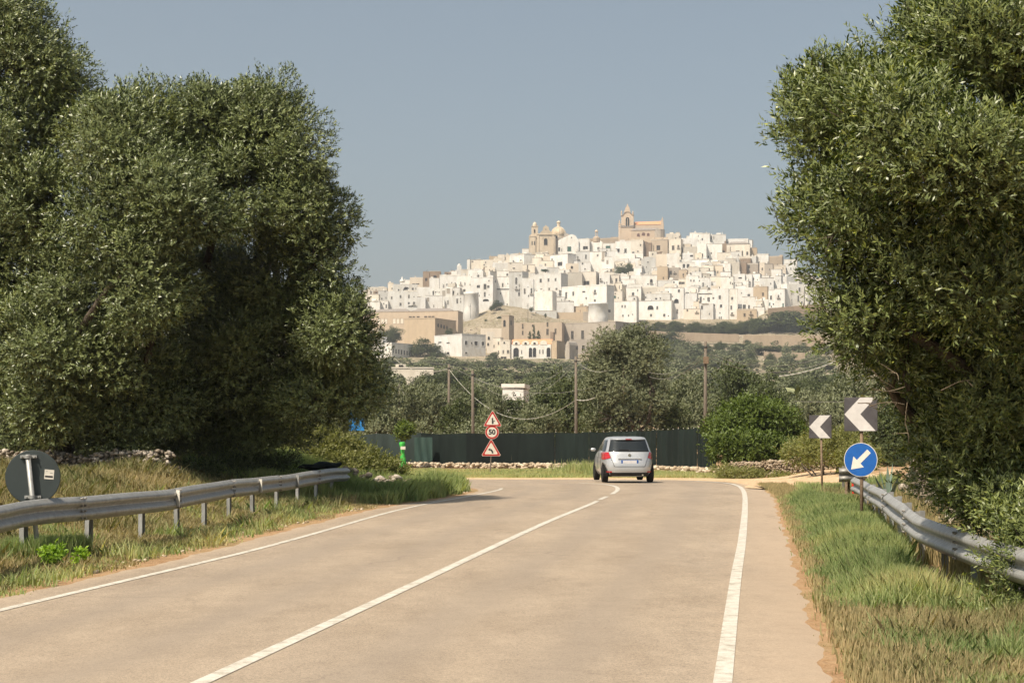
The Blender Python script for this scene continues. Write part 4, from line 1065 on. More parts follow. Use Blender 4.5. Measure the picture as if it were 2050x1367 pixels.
# ------------------------------------------------------------------ the town on the hill
# rows: left, front right corner, side right, top, bottom (in enlarged tile units) colour flags | windows, ledge strips and a painted canopy shadow: x,y,w,h[kind]
TILES = [
((720,520), """
570 915 915 660 1000 w | 657,780,22,50; 838,755,25,55; 838,915,30,60
915 1180 1180 650 1050 w | 1010,755,25,60; 1115,760,12,25; 1008,890,28,40; 1115,890,35,50; 1045,957,80,25
1180 1460 1460 575 770 w |
1250 1350 1350 760 1000 w |
1340 1700 1700 740 985 w | 1520,950,12,50; 1400,820,40,70b
1640 2060 2060 330 600 w | 1725,540,15,60; 1790,510,15,40; 1888,490,14,55; 1958,490,18,50
1460 1900 1900 590 780 w | 1510,680,22,80a; 1560,690,20,70; 1630,690,18,60; 1725,690,50,100b; 1820,640,55,90b
1740 2060 2060 765 1040 w | 1812,870,20,75; 2003,845,25,85
580 690 690 485 640 c | 665,590,14,30
680 1190 1190 520 650 w | 958,600,100,70a; 800,620,20,30; 1090,600,30,45; 1150,595,14,40
830 1030 1030 430 520 w |
1030 1295 1295 372 510 k | 1150,495,120,20
1300 1430 1430 250 570 n | 1365,405,35,50
1430 1660 1660 240 420 n | 1545,350,60,60a
1430 1630 1630 385 600 w |
165 560 560 578 640 c | 260,600,10,14
380 565 565 638 830 w | 455,800,18,30; 540,780,14,40; 520,650,14,30
90 390 390 718 870 c | 280,810,40,14
100 412 412 858 1010 w | 200,910,14,50; 340,850,60,14
410 580 580 848 1010 w | 495,900,14,30; 545,950,22,65
60 215 215 636 780 c |
"""),
((900,520), """
440 890 975 362 1060 wc | 590,540,50,50; 727,548,45,100; 797,550,35,45; 723,708,28,90; 745,825,100,40a; 808,430,15,25; 812,715,12,14; 940,430,20,50; 610,730,10,28
150 445 445 330 740 w | 228,480,14,50; 315,495,14,55; 420,512,14,20; 155,650,30,100; 220,630,45,100b; 303,630,35,50
60 290 290 735 1170 w | 158,845,28,90; 228,860,18,40; 228,800,10,30
280 590 590 655 1170 wr | 490,720,20,20
470 690 790 245 370 w | 592,330,30,45
800 830 970 240 350 w |
975 1228 1228 352 930 w | 1090,520,22,70; 1195,490,14,25; 1048,690,14,30; 1095,605,240,8; 1182,915,18,25
970 1230 1230 235 360 w | 1185,305,30,40
1224 1492 1492 258 960 w | 1368,435,32,120; 1370,570,20,45; 1430,530,14,55; 1433,620,14,60; 1427,705,30,75; 1447,320,16,20
1480 1492 1622 238 400 w |
1490 1720 1720 392 1010 w | 1540,645,25,100; 1680,640,25,100; 1620,740,16,35; 1610,560,10,14
"""),
((1050,520), """
150 750 890 282 640 wc | 330,405,35,70; 493,400,30,65; 638,402,25,55; 250,618,18,35; 340,600,35,50; 508,595,25,65; 657,600,30,50
90 572 660 637 1110 w |
85 660 660 1050 1170 w |
745 1685 1840 522 1080 wc | 845,680,30,120; 993,655,28,75; 1215,628,50,25; 1447,630,32,50; 1265,765,22,40; 910,815,25,50; 1445,825,28,50; 1257,930,14,35; 1740,1045,40,50
650 1012 1012 860 1080 w |
1290 1705 1705 868 1270 wr |
1205 1530 1530 1080 1280 g |
1005 1295 1295 960 1110 b |
660 1210 1210 1075 1280 b |
895 1185 1185 262 530 c | 
1180 1468 1535 248 520 c | 1275,470,90,70
1530 1750 1750 275 530 w | 1560,400,24,40; 1640,480,14,40; 1690,470,14,40
1745 1942 1942 320 520 c | 1885,420,30,70
"""),
((1220,520), """
95 556 605 852 1275 w | 262,950,22,45; 322,950,22,50; 278,1140,22,40; 392,1140,16,35; 475,1120,18,14
590 1272 1335 838 1230 wc | 845,970,100,80a; 983,978,30,60; 855,1130,30,50; 1127,1135,32,48; 1212,1148,16,20
1280 1525 1525 580 1190 w | 1427,637,30,50; 1283,750,16,20; 1375,845,75,80a; 1393,1060,25,85
1520 1795 1795 690 1020 w | 1545,700,14,40; 1600,670,60,14
1520 1860 1860 1010 1225 k | 1600,1030,25,45; 1792,1060,20,24
0 100 100 500 700 c | 60,590,14,30
70 265 330 655 850 c | 110,760,40,50s; 182,778,14,25; 120,690,24,10
95 260 345 500 680 c | 205,560,10,60
345 650 650 572 830 w | 487,700,38,60; 580,625,18,40
640 985 985 576 800 c | 783,690,30,50; 843,688,30,50; 665,715,18,30
980 1228 1228 572 700 c | 1100,675,160,8
735 1245 1245 695 850 w | 960,795,30,35; 1047,785,20,30; 1117,822,20,24; 738,760,16,30
640 975 975 325 560 w | 860,435,45,70a; 790,495,20,20
980 1195 1222 155 440 t | 1107,372,16,40
980 1280 1280 430 560 w | 1155,500,20,20
1200 1430 1430 420 560 w | 1270,450,22,35; 1325,460,20,30
500 662 662 160 520 w | 670,280,18,30
440 640 640 330 540 w | 485,470,14,30
660 950 950 -10 270 wg | 790,50,20,24; 760,150,10,20
215 402 402 335 510 w |
1425 1600 1600 215 480 p | 1515,305,20,40; 1600,280,12,24; 1520,350,12,14
1420 1610 1610 400 570 c | 1455,475,45,40; 1515,475,45,40
1425 1750 1750 60 215 w | 1530,125,40,70; 1613,125,45,70
1580 1825 1825 330 580 w | 1672,425,20,40; 1735,430,20,35; 1740,560,40,24a
1820 2050 2050 380 600 w | 1850,425,14,30
1690 2050 2050 0 160 w | 2030,55,14,40
1750 2040 2040 165 300 c | 1890,300,16,30
1205 1440 1440 170 430 g | 1260,260,35,70; 1340,250,14,24
1180 1440 1440 -110 160 w | 1200,110,24,24
960 1185 1185 -100 160 k |
1800 2060 2060 290 400 c | 1880,360,14,30; 1965,360,18,40
"""),
((1400,520), """
0 270 270 660 900 w | 30,810,30,100; 190,815,40,80; 95,800,14,35; 130,695,260,8
0 285 285 890 1230 w | 55,975,35,70; 207,1110,16,30; 120,910,120,30b
265 600 600 600 1230 wc | 420,765,35,70; 290,780,25,30; 447,945,38,55; 312,925,18,40; 425,1085,18,25; 412,1190,18,50; 450,1190,18,50
590 785 785 600 1230 wc | 675,790,30,50; 657,980,28,75; 672,1095,25,30
780 880 880 740 1150 w | 800,1000,14,60
800 1115 1115 592 770 w | 1015,725,40,40; 870,675,14,18
1110 1398 1420 558 815 tc | 1308,705,25,60
860 1148 1148 765 1030 w | 925,965,45,85; 1020,970,28,75
1145 1412 1412 815 1015 w | 1295,965,30,40
780 1180 1180 1030 1250 b | 930,1130,30,60; 1060,1080,20,50
1420 1552 1552 632 1000 w | 1470,775,30,75; 1445,910,20,60s; 1520,910,20,28; 1480,960,14,30
1550 1755 1810 600 1000 w | 1627,745,25,50; 1720,940,25,90s; 1675,690,10,20
440 700 700 350 580 w | 625,365,20,14; 640,475,15,45; 680,490,15,30
40 245 245 400 600 w | 80,510,25,80; 165,540,10,24
215 445 445 350 540 c | 303,480,35,40
700 935 935 290 520 w | 840,370,60,24
930 1085 1085 300 520 w | 990,400,10,14
1075 1245 1245 290 510 w | 1115,390,20,40; 1190,410,12,18
1240 1525 1525 375 600 w | 1465,490,15,30
1235 1342 1342 72 345 k | 1293,190,22,50
1340 1505 1505 92 400 g | 1440,200,10,30
1480 1682 1682 200 455 w |
1555 1680 1680 330 590 w | 1625,430,12,40
1660 1792 2000 342 530 w | 1740,460,12,12
1740 1985 1985 88 355 w | 1880,185,18,40; 1790,190,15,30; 1750,310,18,30; 1880,45,18,35
370 640 640 80 280 w | 445,165,15,35; 495,170,12,30; 600,255,18,40
640 825 825 60 300 c | 
820 965 965 60 305 n |
970 1205 1205 90 290 g | 1022,135,25,60; 1205,270,12,20
1600 1800 1800 520 620 w | 1700,560,14,20
"""),
((1500,520), """
660 770 1120 495 960 w | 1025,600,30,70; 1000,790,26,110; 862,695,10,30; 892,695,10,30; 1073,870,24,50; 870,860,14,100; 700,750,14,50
1115 1190 1490 480 930 w | 1210,635,16,40; 1283,630,18,45; 1190,815,20,50; 1230,870,25,80; 1415,640,18,45
1000 1110 1110 280 500 g | 1018,330,24,60
770 1140 1140 400 520 w | 1050,440,10,10
"""),
((1400,430), """
140 470 470 598 930 w | 245,785,20,30; 383,810,28,45; 187,860,20,40
460 560 560 590 900 n | 500,790,35,85
555 1035 1035 598 870 cf | 790,790,60,100; 985,790,30,60; 885,790,22,95; 640,750,8,180
1045 1185 1185 690 880 b |
220 545 545 410 610 w | 250,460,20,60; 300,470,10,60
-60 215 215 385 610 w | 60,500,20,40; -20,430,10,30
555 1005 1005 485 610 w | 575,560,18,30
1015 1085 1085 520 720 w |
150 385 385 925 1080 w | 183,980,18,40; 330,1140,10,10
560 745 745 900 1060 c |
900 1055 1055 870 970 w |
1055 1165 1165 860 1020 w |
1180 1420 1420 815 1010 w | 1230,970,16,28
1440 1700 1715 858 1130 p | 1600,1020,20,30
1740 2005 2005 930 1060 w | 1880,980,18,35
840 1050 1050 900 1060 n |
"""),
((1220,400), """
120 490 490 860 1110 w | 170,1050,65,90; 330,1050,35,85
115 520 520 1110 1330 w | 430,1250,16,14; 490,1080,40,24
440 690 690 835 1130 c | 640,930,20,40; 585,1055,24,24
680 860 860 890 1110 n |
850 1195 1195 820 1120 p | 1005,980,60,90; 910,1000,10,140
950 1075 1075 1060 1200 n | 985,1150,30,100
1215 1465 1465 812 1130 c | 1308,980,40,85; 1415,955,30,50
1450 1815 1815 800 985 w | 1655,945,30,40
1520 1815 1815 975 1120 c |
1580 1945 1945 745 870 w | 1790,770,10,60; 1910,800,14,30
1650 1800 1800 690 800 w |
1800 1990 1990 895 1260 w | 1857,1150,30,120; 1915,1130,10,60
1160 1450 1450 705 840 c | 1360,790,24,24; 1440,760,14,30
500 690 690 1100 1290 w | 590,1210,110,50a
1500 1720 1720 1110 1290 w | 1710,1150,50,30
"""),
((1050,400), """
690 1110 1110 830 1110 wG | 918,1008,65,90s; 668,1010,30,70a; 965,775,20,24; 765,1030,12,50
1110 1335 1335 810 1080 w | 1250,985,80,60; 1090,1060,16,30
1350 1605 1605 870 1070 wg | 1518,1005,35,65
1335 1935 1935 795 900 p |
1600 1880 1880 895 1110 w | 1715,1000,80,100s; 1760,1150,70,70a
1065 1345 1345 1065 1340 w | 1095,1185,20,55; 1260,1170,25,80; 1190,1310,32,36
1340 1650 1650 1065 1450 w | 1500,1138,25,35; 1615,1140,45,150b
525 885 1065 1110 1480 w | 730,1300,75,70; 565,1190,25,35; 560,1340,30,20
850 1110 1110 1310 1490 k | 972,1385,40,50a
1640 1800 1800 1170 1480 w | 1697,1435,20,45; 1700,1280,30,70b
1150 1360 1360 1290 1480 w | 1190,1310,24,30; 1240,1420,20,30
-290 -10 225 1118 1330 w | -75,1250,40,60a; -200,1250,14,30
240 400 400 1110 1330 c | 340,1330,24,14
385 530 530 1150 1330 k |
180 510 510 1370 1490 w | 400,1440,100,30s
-50 350 350 1005 1120 w |
380 640 640 1020 1110 c | 600,1060,16,50; 480,1080,60,14
"""),
((900,420), """
370 690 690 1035 1220 c | 470,1060,30,20; 600,1220,20,30
690 910 910 1025 1180 c | 740,1080,14,40; 710,1130,24,20
905 1060 1060 1000 1110 c |
990 1130 1130 930 1030 c |
1140 1240 1240 940 1090 c | 1130,1000,10,60
1240 1410 1410 925 1090 w | 1310,1070,20,60
1310 1500 1500 905 960 b |
810 990 990 970 1040 b |
890 1200 1200 1100 1270 w |
1200 1500 1500 1090 1270 c | 1320,1200,40,20; 1250,1100,30,14
1500 1750 1750 1130 1320 c | 1600,1180,16,80
240 400 400 1240 1370 c |
150 245 245 1160 1360 wd |
370 420 420 1020 1250 w |
0 160 160 1270 1360 w |
380 500 500 1230 1360 w |
700 830 830 1190 1290 n |
"""),
((720,520), """
1740 2010 2010 250 350 n | 1800,290,20,20
1880 2060 2060 240 340 w |
280 420 420 640 740 n | 340,680,20,20
"""),
]
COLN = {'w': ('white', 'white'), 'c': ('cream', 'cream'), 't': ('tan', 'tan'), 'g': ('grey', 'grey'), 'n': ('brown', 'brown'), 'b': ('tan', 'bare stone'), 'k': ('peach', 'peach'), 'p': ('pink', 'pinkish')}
NUM = ['no', 'one', 'two', 'three', 'four', 'five', 'six', 'seven', 'eight', 'nine', 'ten', 'eleven']
ORD = ['', 'first', 'second', 'third', 'fourth', 'fifth', 'sixth', 'seventh', 'eighth', 'ninth', 'tenth', 'eleventh', 'twelfth', 'thirteenth', 'fourteenth', 'fifteenth', 'sixteenth', 'seventeenth', 'eighteenth', 'nineteenth']
TENS = ['', '', 'twent', 'thirt', 'fort', 'fift', 'sixt']
def ordinal(n):
    if n < 20: return ORD[n]
    t, u = divmod(n, 10)
    return TENS[t] + ('ieth' if u == 0 else 'y ' + ORD[u])

def arch_poly(cx, z0, w, h, n=8):
    r = min(w/2, h*.6)
    pts = [(cx-w/2, z0), (cx+w/2, z0)]
    for k in range(n+1):
        a = PI*k/n; pts.append((cx+w/2*math.cos(a), z0+h-r+r*math.sin(a)))
    return pts
HOUSES = []
rh = random.Random(5)
def house(x0, xs, x1, yt, yb, colour, flags='', wins=(), D=None, name='house', label=None, cat='house', group='houses of the white hill town', below=13.0, depth=None, clutter=True, sideyaw=None):
    xm = (x0+x1)/2
    if D is None:
        yb_ = float(np.interp(xm, BPX, BASY)); yt_ = float(np.interp(xm, PXS, TOPY))
        t = min(max((yb_-yb)/(yb_-yt_), 0), 1); D = D0 + (D1-D0)*t + (-6 if yb >= yb_-1 else 0) + (len(HOUSES) % 7)*.37 - (14 if 'r' in flags else 0)
    m = D/F; phi = math.atan((xs-1025)/F)
    s = x1-xs; f = xs-x0
    if s > 1.5:
        sm = s*m
        th = math.asin(min(max(sm/(depth or 11), .22), .85)) if sideyaw is None else sideyaw
        W = f*m/math.cos(th); L = sm/math.sin(th)
    else:
        th = rh.uniform(-.06, .20); W = f*m/math.cos(th); L = depth or rh.uniform(7, 12)
    root = empty(name, (PX(xs, D), D, zpx(yb, D)), -phi-th, label, cat, group)
    H = (yb-yt)*m
    wmat = M[COLN[colour][0]]
    mb = MB()
    if 'r' in flags:
        n = 20; R = W/2; vs = []
        prof = [(R*1.08, -below), (R*1.0, H*.3), (R*.95, H*.9), (R*.98, H*.91), (R*.98, H)]
        mb.lathe(prof, -W/2, R, 28)
    elif 'g' in flags or 'G' in flags:
        gh = 2.2 if 'g' in flags else 5.6; px_ = .5 if 'g' in flags else .66
        poly = [(-W, -below), (0, -below), (0, H), (-W*(1-px_)*.45, H+gh*.75), (-W*(1-px_), H+gh), (-W*(1-px_*.7), H+gh*.7), (-W, H)]
        mb.prism(poly, 0, L)
    else:
        bat = 0
        b0 = MB()
        vs = [(-W-bat*2, -bat*3, -below), (bat*2, -bat*3, -below), (bat*2, L, -below), (-W-bat*2, L, -below),
              (-W, 0, H), (0, 0, H+rh.uniform(-.15, .15)), (0, L, H), (-W, L, H)]
        mb.add(vs, [(0,3,2,1),(4,5,6,7),(0,1,5,4),(1,2,6,5),(2,3,7,6),(3,0,4,7)])
    mb.build('wall', wmat, root, smooth='r' in flags)
    if 'c' in flags and 'r' not in flags:
        mb = MB(); mb.box(-W-.12, .12, -.12, L+.12, H+.02, H+.42); mb.build('cornice', wmat, root)
    if 'f' in flags:
        mb = MB(); V = [(-W-.3,-.3,H),(.3,-.3,H),(.3,L,H),(-W-.3,L,H),(-W*.8,L*.5,H+2.6),(-W*.2,L*.5,H+2.6)]
        mb.add(V, [(0,1,5,4),(1,2,5),(2,3,4,5),(3,0,4),(3,2,1,0)]); mb.build('roof', M['roofgrey'], root)
    if 'd' in flags:
        mb = MB(); mb.lathe([(W*.42, H), (W*.42, H+1.0), (W*.36, H+2.0), (W*.2, H+2.8), (.05, H+3.1)], -W/2, L/2, 14); mb.build('dome', wmat, root, smooth=True)
    ct, st = math.cos(th), math.sin(th)
    for w in wins:
        wx, wy, ww, wh, kind = w
        ww *= 1.22 if name == 'house' else 1.1; wh *= 1.12; zc = (yb-wy)*m; hh = max(wh*m, .7)
        Mx = None
        if s > 1.5 and wx > xs:
            lx = (wx-xs)*m/max(st, .2); wm = max(ww*m/max(st, .3), .6)
            if lx+wm/2 > L: lx = L-wm/2-.2
            Mx = Matrix.Rotation(PI/2, 4, 'Z'); cx = lx
        else:
            cx = (wx-xs)*m/ct; wm = max(ww*m/ct, .6)
            cx = min(max(cx, -W+wm/2+.15), -wm/2-.15) if wm < W-.4 else -W/2
        if 'r' in flags: continue
        fw = min(.16, wm*.12); dz = 0
        mat2 = {'s': 'shutter', 'b': 'grey'}.get(kind[-1:] if kind else '', 'glass_dark')  # grey also paints one canopy's shadow onto a facade
        if kind == 'l': mat2 = 'blocked'
        mb = MB()
        arched = 'a' in kind
        z0 = zc-hh/2
        # stone surround stands proud of the wall, the dark opening recessed inside it
        if arched:
            o_ = arch_poly(cx, z0-fw, wm+2*fw, hh+2*fw); i_ = arch_poly(cx, z0, wm, hh)
        else:
            o_ = [(cx-wm/2-fw, z0-fw), (cx+wm/2+fw, z0-fw), (cx+wm/2+fw, z0+hh+fw), (cx-wm/2-fw, z0+hh+fw)]
            i_ = [(cx-wm/2, z0), (cx+wm/2, z0), (cx+wm/2, z0+hh), (cx-wm/2, z0+hh)]
        n = len(o_); vs = [(p[0], -.14, p[1]) for p in o_] + [(p[0], -.14, p[1]) for p in i_] + [(p[0], 0.02, p[1]) for p in o_] + [(p[0], -.012, p[1]) for p in i_]
        fs = []
        for i in range(n):
            j = (i+1) % n
            fs += [(i, j, n+j, n+i), (2*n+i, 2*n+j, j, i), (n+i, n+j, 3*n+j, 3*n+i)]
        if Mx: vs = [Mx @ Vector(p) for p in vs]
        mb.add(vs, fs, 0)
        pv = [(p[0], -.012, p[1]) for p in i_]
        if Mx: pv = [Mx @ Vector(p) for p in pv]
        mb.add(pv, [tuple(range(n))], 1)
        if not arched and hh > 1.6 and kind == '':
            b_ = [(cx-.05, -.03, z0), (cx+.05, -.03, z0), (cx+.05, -.03, z0+hh), (cx-.05, -.03, z0+hh)]
            if Mx: b_ = [Mx @ Vector(p) for p in b_]
            mb.add(b_, [(0,1,2,3)], 0)
        mb.build('window', [wmat, M[mat2]], root)
    if name == 'house' and 'r' not in flags and 'g' not in flags.lower() and rh.random() < .6:
        mb = MB(); q = rh.uniform(.18, .4); mb.box(-W-.1, .1, -.12, L*.98, H+.18, H+.18+q); mb.build('coping', M[rh.choice(['grey', 'cream', 'cream'])], root)
    if name == 'house' and W > 7 and rh.random() < .3 and wins and 'r' not in flags:
        wq = rh.choice(wins); cx_ = min(max((wq[0]-xs)*m/ct, -W+1.6), -1.6); zq = (yb-wq[1])*m - wq[3]*m*.56-.25
        if zq > 1.5:
            mb = MB(); mb.box(cx_-1.4, cx_+1.4, -1.0, 0.01, zq-.18, zq)
            for b_ in range(8): mb.box(cx_-1.35+b_*.38, cx_-1.31+b_*.38, -.97, -.93, zq+.002, zq+.9)
            mb.box(cx_-1.4, cx_+1.4, -.99, -.92, zq+.902, zq+.96); mb.build('balcony', M['grey'], root)
    if clutter and 'r' not in flags and 'g' not in flags.lower() and 'f' not in flags and W > 4:
      for rep in range(1 + int(W > 13) + int(W > 26)):
        r = rh.random()
        if r < .6:
            a = rh.uniform(.1, .8)*W; w_ = rh.uniform(.12, .3)*W; h_ = rh.uniform(1.0, 2.6)
            mb = MB(); mb.box(-a-w_/2, -a+w_/2, L*.3, L*.75, H-.2, H+h_); mb.build('roof_room', M['white'] if colour in 'wk' else wmat, root)
        if rh.random() < .6:
            a = rh.uniform(.08, .9)*W; q = rh.uniform(.35, .6); h_ = rh.uniform(1.0, 2.2)
            mb = MB(); mb.box(-a-q/2, -a+q/2, 1, 1+q, H-.2, H+h_); mb.box(-a-q/2-.1, -a+q/2+.1, .9, 1.1+q, H+h_+.002, H+h_+.25); mb.build('chimney', wmat, root)
        if rh.random() < .45:
            a = rh.uniform(.1, .9)*W; h_ = rh.uniform(2.4, 4.5)
            mb = MB(); mb.tube([(-a, L*.5, H-.3), (-a, L*.5, H+h_)], .05, 4)
            for q in range(3): mb.tube([(-a-.6+q*.12, L*.5, H+h_-.15-q*.35), (-a+.6-q*.12, L*.5, H+h_-.15-q*.35)], .03, 3)
            mb.build('antenna', M['iron'], root)
        if rh.random() < .5 and rep == 0:
            mb = MB(); mb.box(-W, 0, 0, .25, H+.003, H+rh.uniform(.5, .9)); mb.build('parapet', wmat, root)
    HOUSES.append(dict(o=root, x=xm, x0=x0, x1=x1, yt=yt, yb=yb, c=colour, fl=flags, nw=len(wins), D=D, named=label is not None))
    return root

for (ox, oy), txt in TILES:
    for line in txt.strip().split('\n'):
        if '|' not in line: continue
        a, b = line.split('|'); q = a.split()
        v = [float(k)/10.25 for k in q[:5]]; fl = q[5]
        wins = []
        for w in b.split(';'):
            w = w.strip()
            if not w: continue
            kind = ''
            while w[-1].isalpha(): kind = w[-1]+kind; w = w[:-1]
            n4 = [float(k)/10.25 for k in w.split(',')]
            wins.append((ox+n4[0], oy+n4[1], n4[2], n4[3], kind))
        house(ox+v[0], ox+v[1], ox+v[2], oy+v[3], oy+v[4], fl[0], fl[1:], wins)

# smaller houses tucked between and behind the others
listed = [(h['x0'], h['x1'], h['yt'], h['yb']) for h in HOUSES]
def sky(x): return float(np.interp(x, PXS, TOPY))
yy = 505
while yy < 640:
    xx = 735 + rh.uniform(0, 20)
    while xx < 1655:
        base = float(np.interp(xx, BPX, BASY)); top = sky(xx)
        if top+14 < yy < base-2:
            w = rh.uniform(13, 28); h = rh.uniform(10, 20); sd = rh.choice([0, 0, 5])
            wn = [(xx+rh.uniform(.2, .8)*w, yy-rh.uniform(.3, .75)*h, rh.uniform(1.2, 2.4), rh.uniform(2.4, 4.6), '') for _ in range(rh.choice([0, 1, 1, 2]))]
            # only where a gap shows: test a few points of its front against the listed fronts
            vis = 0
            for _ in range(30):
                px_, py_ = xx+rh.random()*w, yy-rh.random()*h
                if not any(a <= px_ <= b and c <= py_ <= d for a, b, c, d in listed): vis += 1
            if vis >= 5:
                hD = None
                house(xx, xx+w-sd, xx+w, yy-h, yy, rh.choice('wwwwwwcck'), '', wn, clutter=rh.random() < .5)
                HOUSES[-1]['o'].location.y += 0
        xx += rh.uniform(17, 30)
    yy += 9

# labels: colour, windows and the place in its row
hh_ = [h for h in HOUSES if not h['named']]
bands = [(0, 488, 'on the crest'), (488, 510, 'in the top row'), (510, 530, 'in the second row from top'), (530, 548, 'in the upper middle row'),
         (548, 566, 'in the middle row'), (566, 586, 'in the lower middle row'), (586, 606, 'third row from bottom'), (606, 627, 'second row from bottom'), (627, 700, 'in the lowest row')]
for lo, hi, ph in bands:
    g = sorted([h for h in hh_ if lo <= h['yb'] < hi], key=lambda h: h['x'])
    for i, h in enumerate(g):
        kind = 'round bastion' if 'r' in h['fl'] else ('gabled house' if 'g' in h['fl'].lower() else 'house')
        size = 'wide' if h['x1']-h['x0'] > 45 else ('narrow' if h['x1']-h['x0'] < 13 else '')
        nw = h['nw']; wd = '' if 'r' in h['fl'] else ('windowless ' if nw == 0 else f"{NUM[min(nw, 11)]}-window ")
        h['o']['label'] = f"{size+' ' if size else ''}{COLN[h['c']][1]} {wd}{kind}, {ordinal(i+1)} from left {ph} of town"

# --- lower buildings
G2 = 'buildings below the hill town'
def H_(x0, xs, x1, yt, yb, c, D, label, wins=(), flags='', name='building', **k):
    return house(x0, xs, x1, yt, yb, c, flags, [w if len(w) == 5 else tuple(w)+('',) for w in wins], D=D, name=name, label=label, cat='building', group=G2, clutter=k.pop('clutter', False), **k)
r_ = H_(700, 917, 927, 623, 696, 'p', 1062, 'long tan convent with blocked pale windows and low brown roof',
   [(757,641,5,9,'l'),(764.5,641,5,9,'l'),(771.5,641,5,9,'l'),(788.5,641,5,9,'l'),(796,641,5,9,'l'),(804,641,5,9,'l'),(745,658,3,5,'l'),(756,658,4,5,'l'),(821,633,5,2),(828,633,4,2),(837,633,5,2),(852,633,5,2),(860,633,5,2),(867,633,5,2)], 'c', depth=30)
m = 1062/F; mb = MB()
for a, b in ((733, 815), (815, 905)):
    x0_, x1_ = (a-917)*m, (b-917)*m; z = (696-623)*m+.45
    mb.add([(x0_,0.3,z),(x1_,.3,z),(x1_,24,z),(x0_,24,z),(x0_+5,11,z+2.6),(x1_-5,11,z+2.6)], [(0,1,5,4),(1,2,5),(2,3,4,5),(3,0,4),(3,2,1,0)])
mb.build('roof', M['roofgrey'], r_)
H_(809, 871, 914, 637.5, 700, 't', 1030, 'blank golden block before the convent with arcade on its shaded side', [(877,650,3,7,'a'),(883,651,3,7,'a'),(889,652,3,7,'a'),(895,653,3,7,'a')], 'c', depth=30)
H_(868, 925, 973, 669, 722, 'w', 955, 'large white flat roofed block with shaded right side', [(880,682,6,2.2),(880,690,5,2.2),(880,701,5,2.4),(880,709,5,2.4),(897,684,6,2),(897,705,5,4),(933,686,5,7),(944,686,2.5,4),(953,686,6,7),(967,686,5,7),(933,706,4,3)], 'c', depth=18, clutter=False)
H_(745, 784, 828, 687, 724, 'w', 935, 'low white house with shaded side of many narrow windows', [(773,700,2.5,3.5)]+[(787+i*5.6,702+i*.5,2.4,8) for i in range(7)], 'c', depth=22)
H_(754, 766, 775, 673, 690, 'w', 937.5, 'small white roof cabin on the low white house', [(760,685,3,2)])
H_(1004, 1019, 1029, 632, 690, 'p', 985, 'square bell tower with arched opening among the ruins', [(1010,647,4.2,12,'a'),(1023,645,3,9,'a')], 'c', depth=9)
mb = MB()
H_(1026, 1125, 1125, 645, 694, 'p', 1012, 'ruined pinkish monastery wall with dark window holes', [(1046,652,2.5,9),(1046,665,2.5,7),(1096,649,3,8),(1096,664,4,11),(1112,663,3,10),(1066,651,2,4)], '', depth=16)
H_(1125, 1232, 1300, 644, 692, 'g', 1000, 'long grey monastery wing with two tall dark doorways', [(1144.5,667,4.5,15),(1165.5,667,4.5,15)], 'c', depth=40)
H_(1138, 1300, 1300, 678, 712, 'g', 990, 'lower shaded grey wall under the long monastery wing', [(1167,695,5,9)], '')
H_(987, 1002, 1002, 676, 724, 'c', 948, 'cream tower house left of the arcaded house', [(989,693,2,5),(998,687,2,5),(998,705,2,6),(989,711,2,5)], 'c')
H_(1002, 1021, 1021, 682, 724, 'c', 945, 'cream house front with small arch beside the arcaded house', [(1009.5,686,3,4,'a'),(1007.5,704,2.5,6),(1017,704,4,6),(1007,717,10,6)], 'c')
r_ = H_(1021, 1103, 1103, 689, 724, 'w', 943, 'white arcaded house with orange roof and three small arches', [(1033,705,10,17,'a'),(1062,705,6,17,'a'),(1070,705,6,17,'a'),(1098,705,7,17,'a'),(1044,704,1.8,7),(1080.5,704,1.8,7),(1087,704,1.8,7)], '')
m = 943/F; mb = MB(); z = 35*m
mb.add([(-82*m,1,z+.05),(0,1,z+.05),(0,10,z+3.6),(-82*m,10,z+3.6),(-82*m,12,z-1),(0,12,z-1)], [(0,1,2,3),(1,5,2),(0,3,4),(3,2,5,4)]); mb.build('roof', M['terracotta'], r_)
mb = MB()
for c in (1033, 1052, 1070, 1088):
    mb.prism(arch_poly((c-1103)*m, z-.2, 4.2, 2.4), -.2, 2.2)
mb.build('dormer', M['cream'], r_)
mb = MB()
for c in (1033, 1052, 1070): mb.prism(arch_poly((c-1103)*m, z, 1.5, 1.2), -.26, -.205)
mb.build('dormer_opening', M['glass_dark'], r_)
H_(1104, 1114.5, 1131, 683, 720, 't', 940, 'square tan block with dark shaded side right of the arcaded house', [], 'c', depth=12)
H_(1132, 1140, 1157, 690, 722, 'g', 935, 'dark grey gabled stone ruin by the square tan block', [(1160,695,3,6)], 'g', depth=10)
H_(975, 990, 990, 664, 708, 'c', 1003, 'small pinkish house with one arch left of the bell tower', [(978.5,677,4,6,'a'),(976,689,3,5,'a')])
H_(962, 1004, 1004, 657, 672, 'k', 1040, 'long low pale house at the foot of the bare slope', [])
H_(1101.5, 1108, 1108, 664, 684, 'n', 962, 'thin dark chimney tower beside the monastery', [])
H_(785, 868, 868, 738, 752, 'c', 430, 'low cream farm building under the overhead wires', [], 'c', depth=8)
H_(792, 812, 812, 729, 742, 'c', 436, 'small cream shed with dark opening above the farm building', [(803,733,9,4)])
H_(1006, 1048, 1048, 776.5, 800, 'w', 160, 'small white flat roofed hut among the olive trees', [], 'c', depth=6)
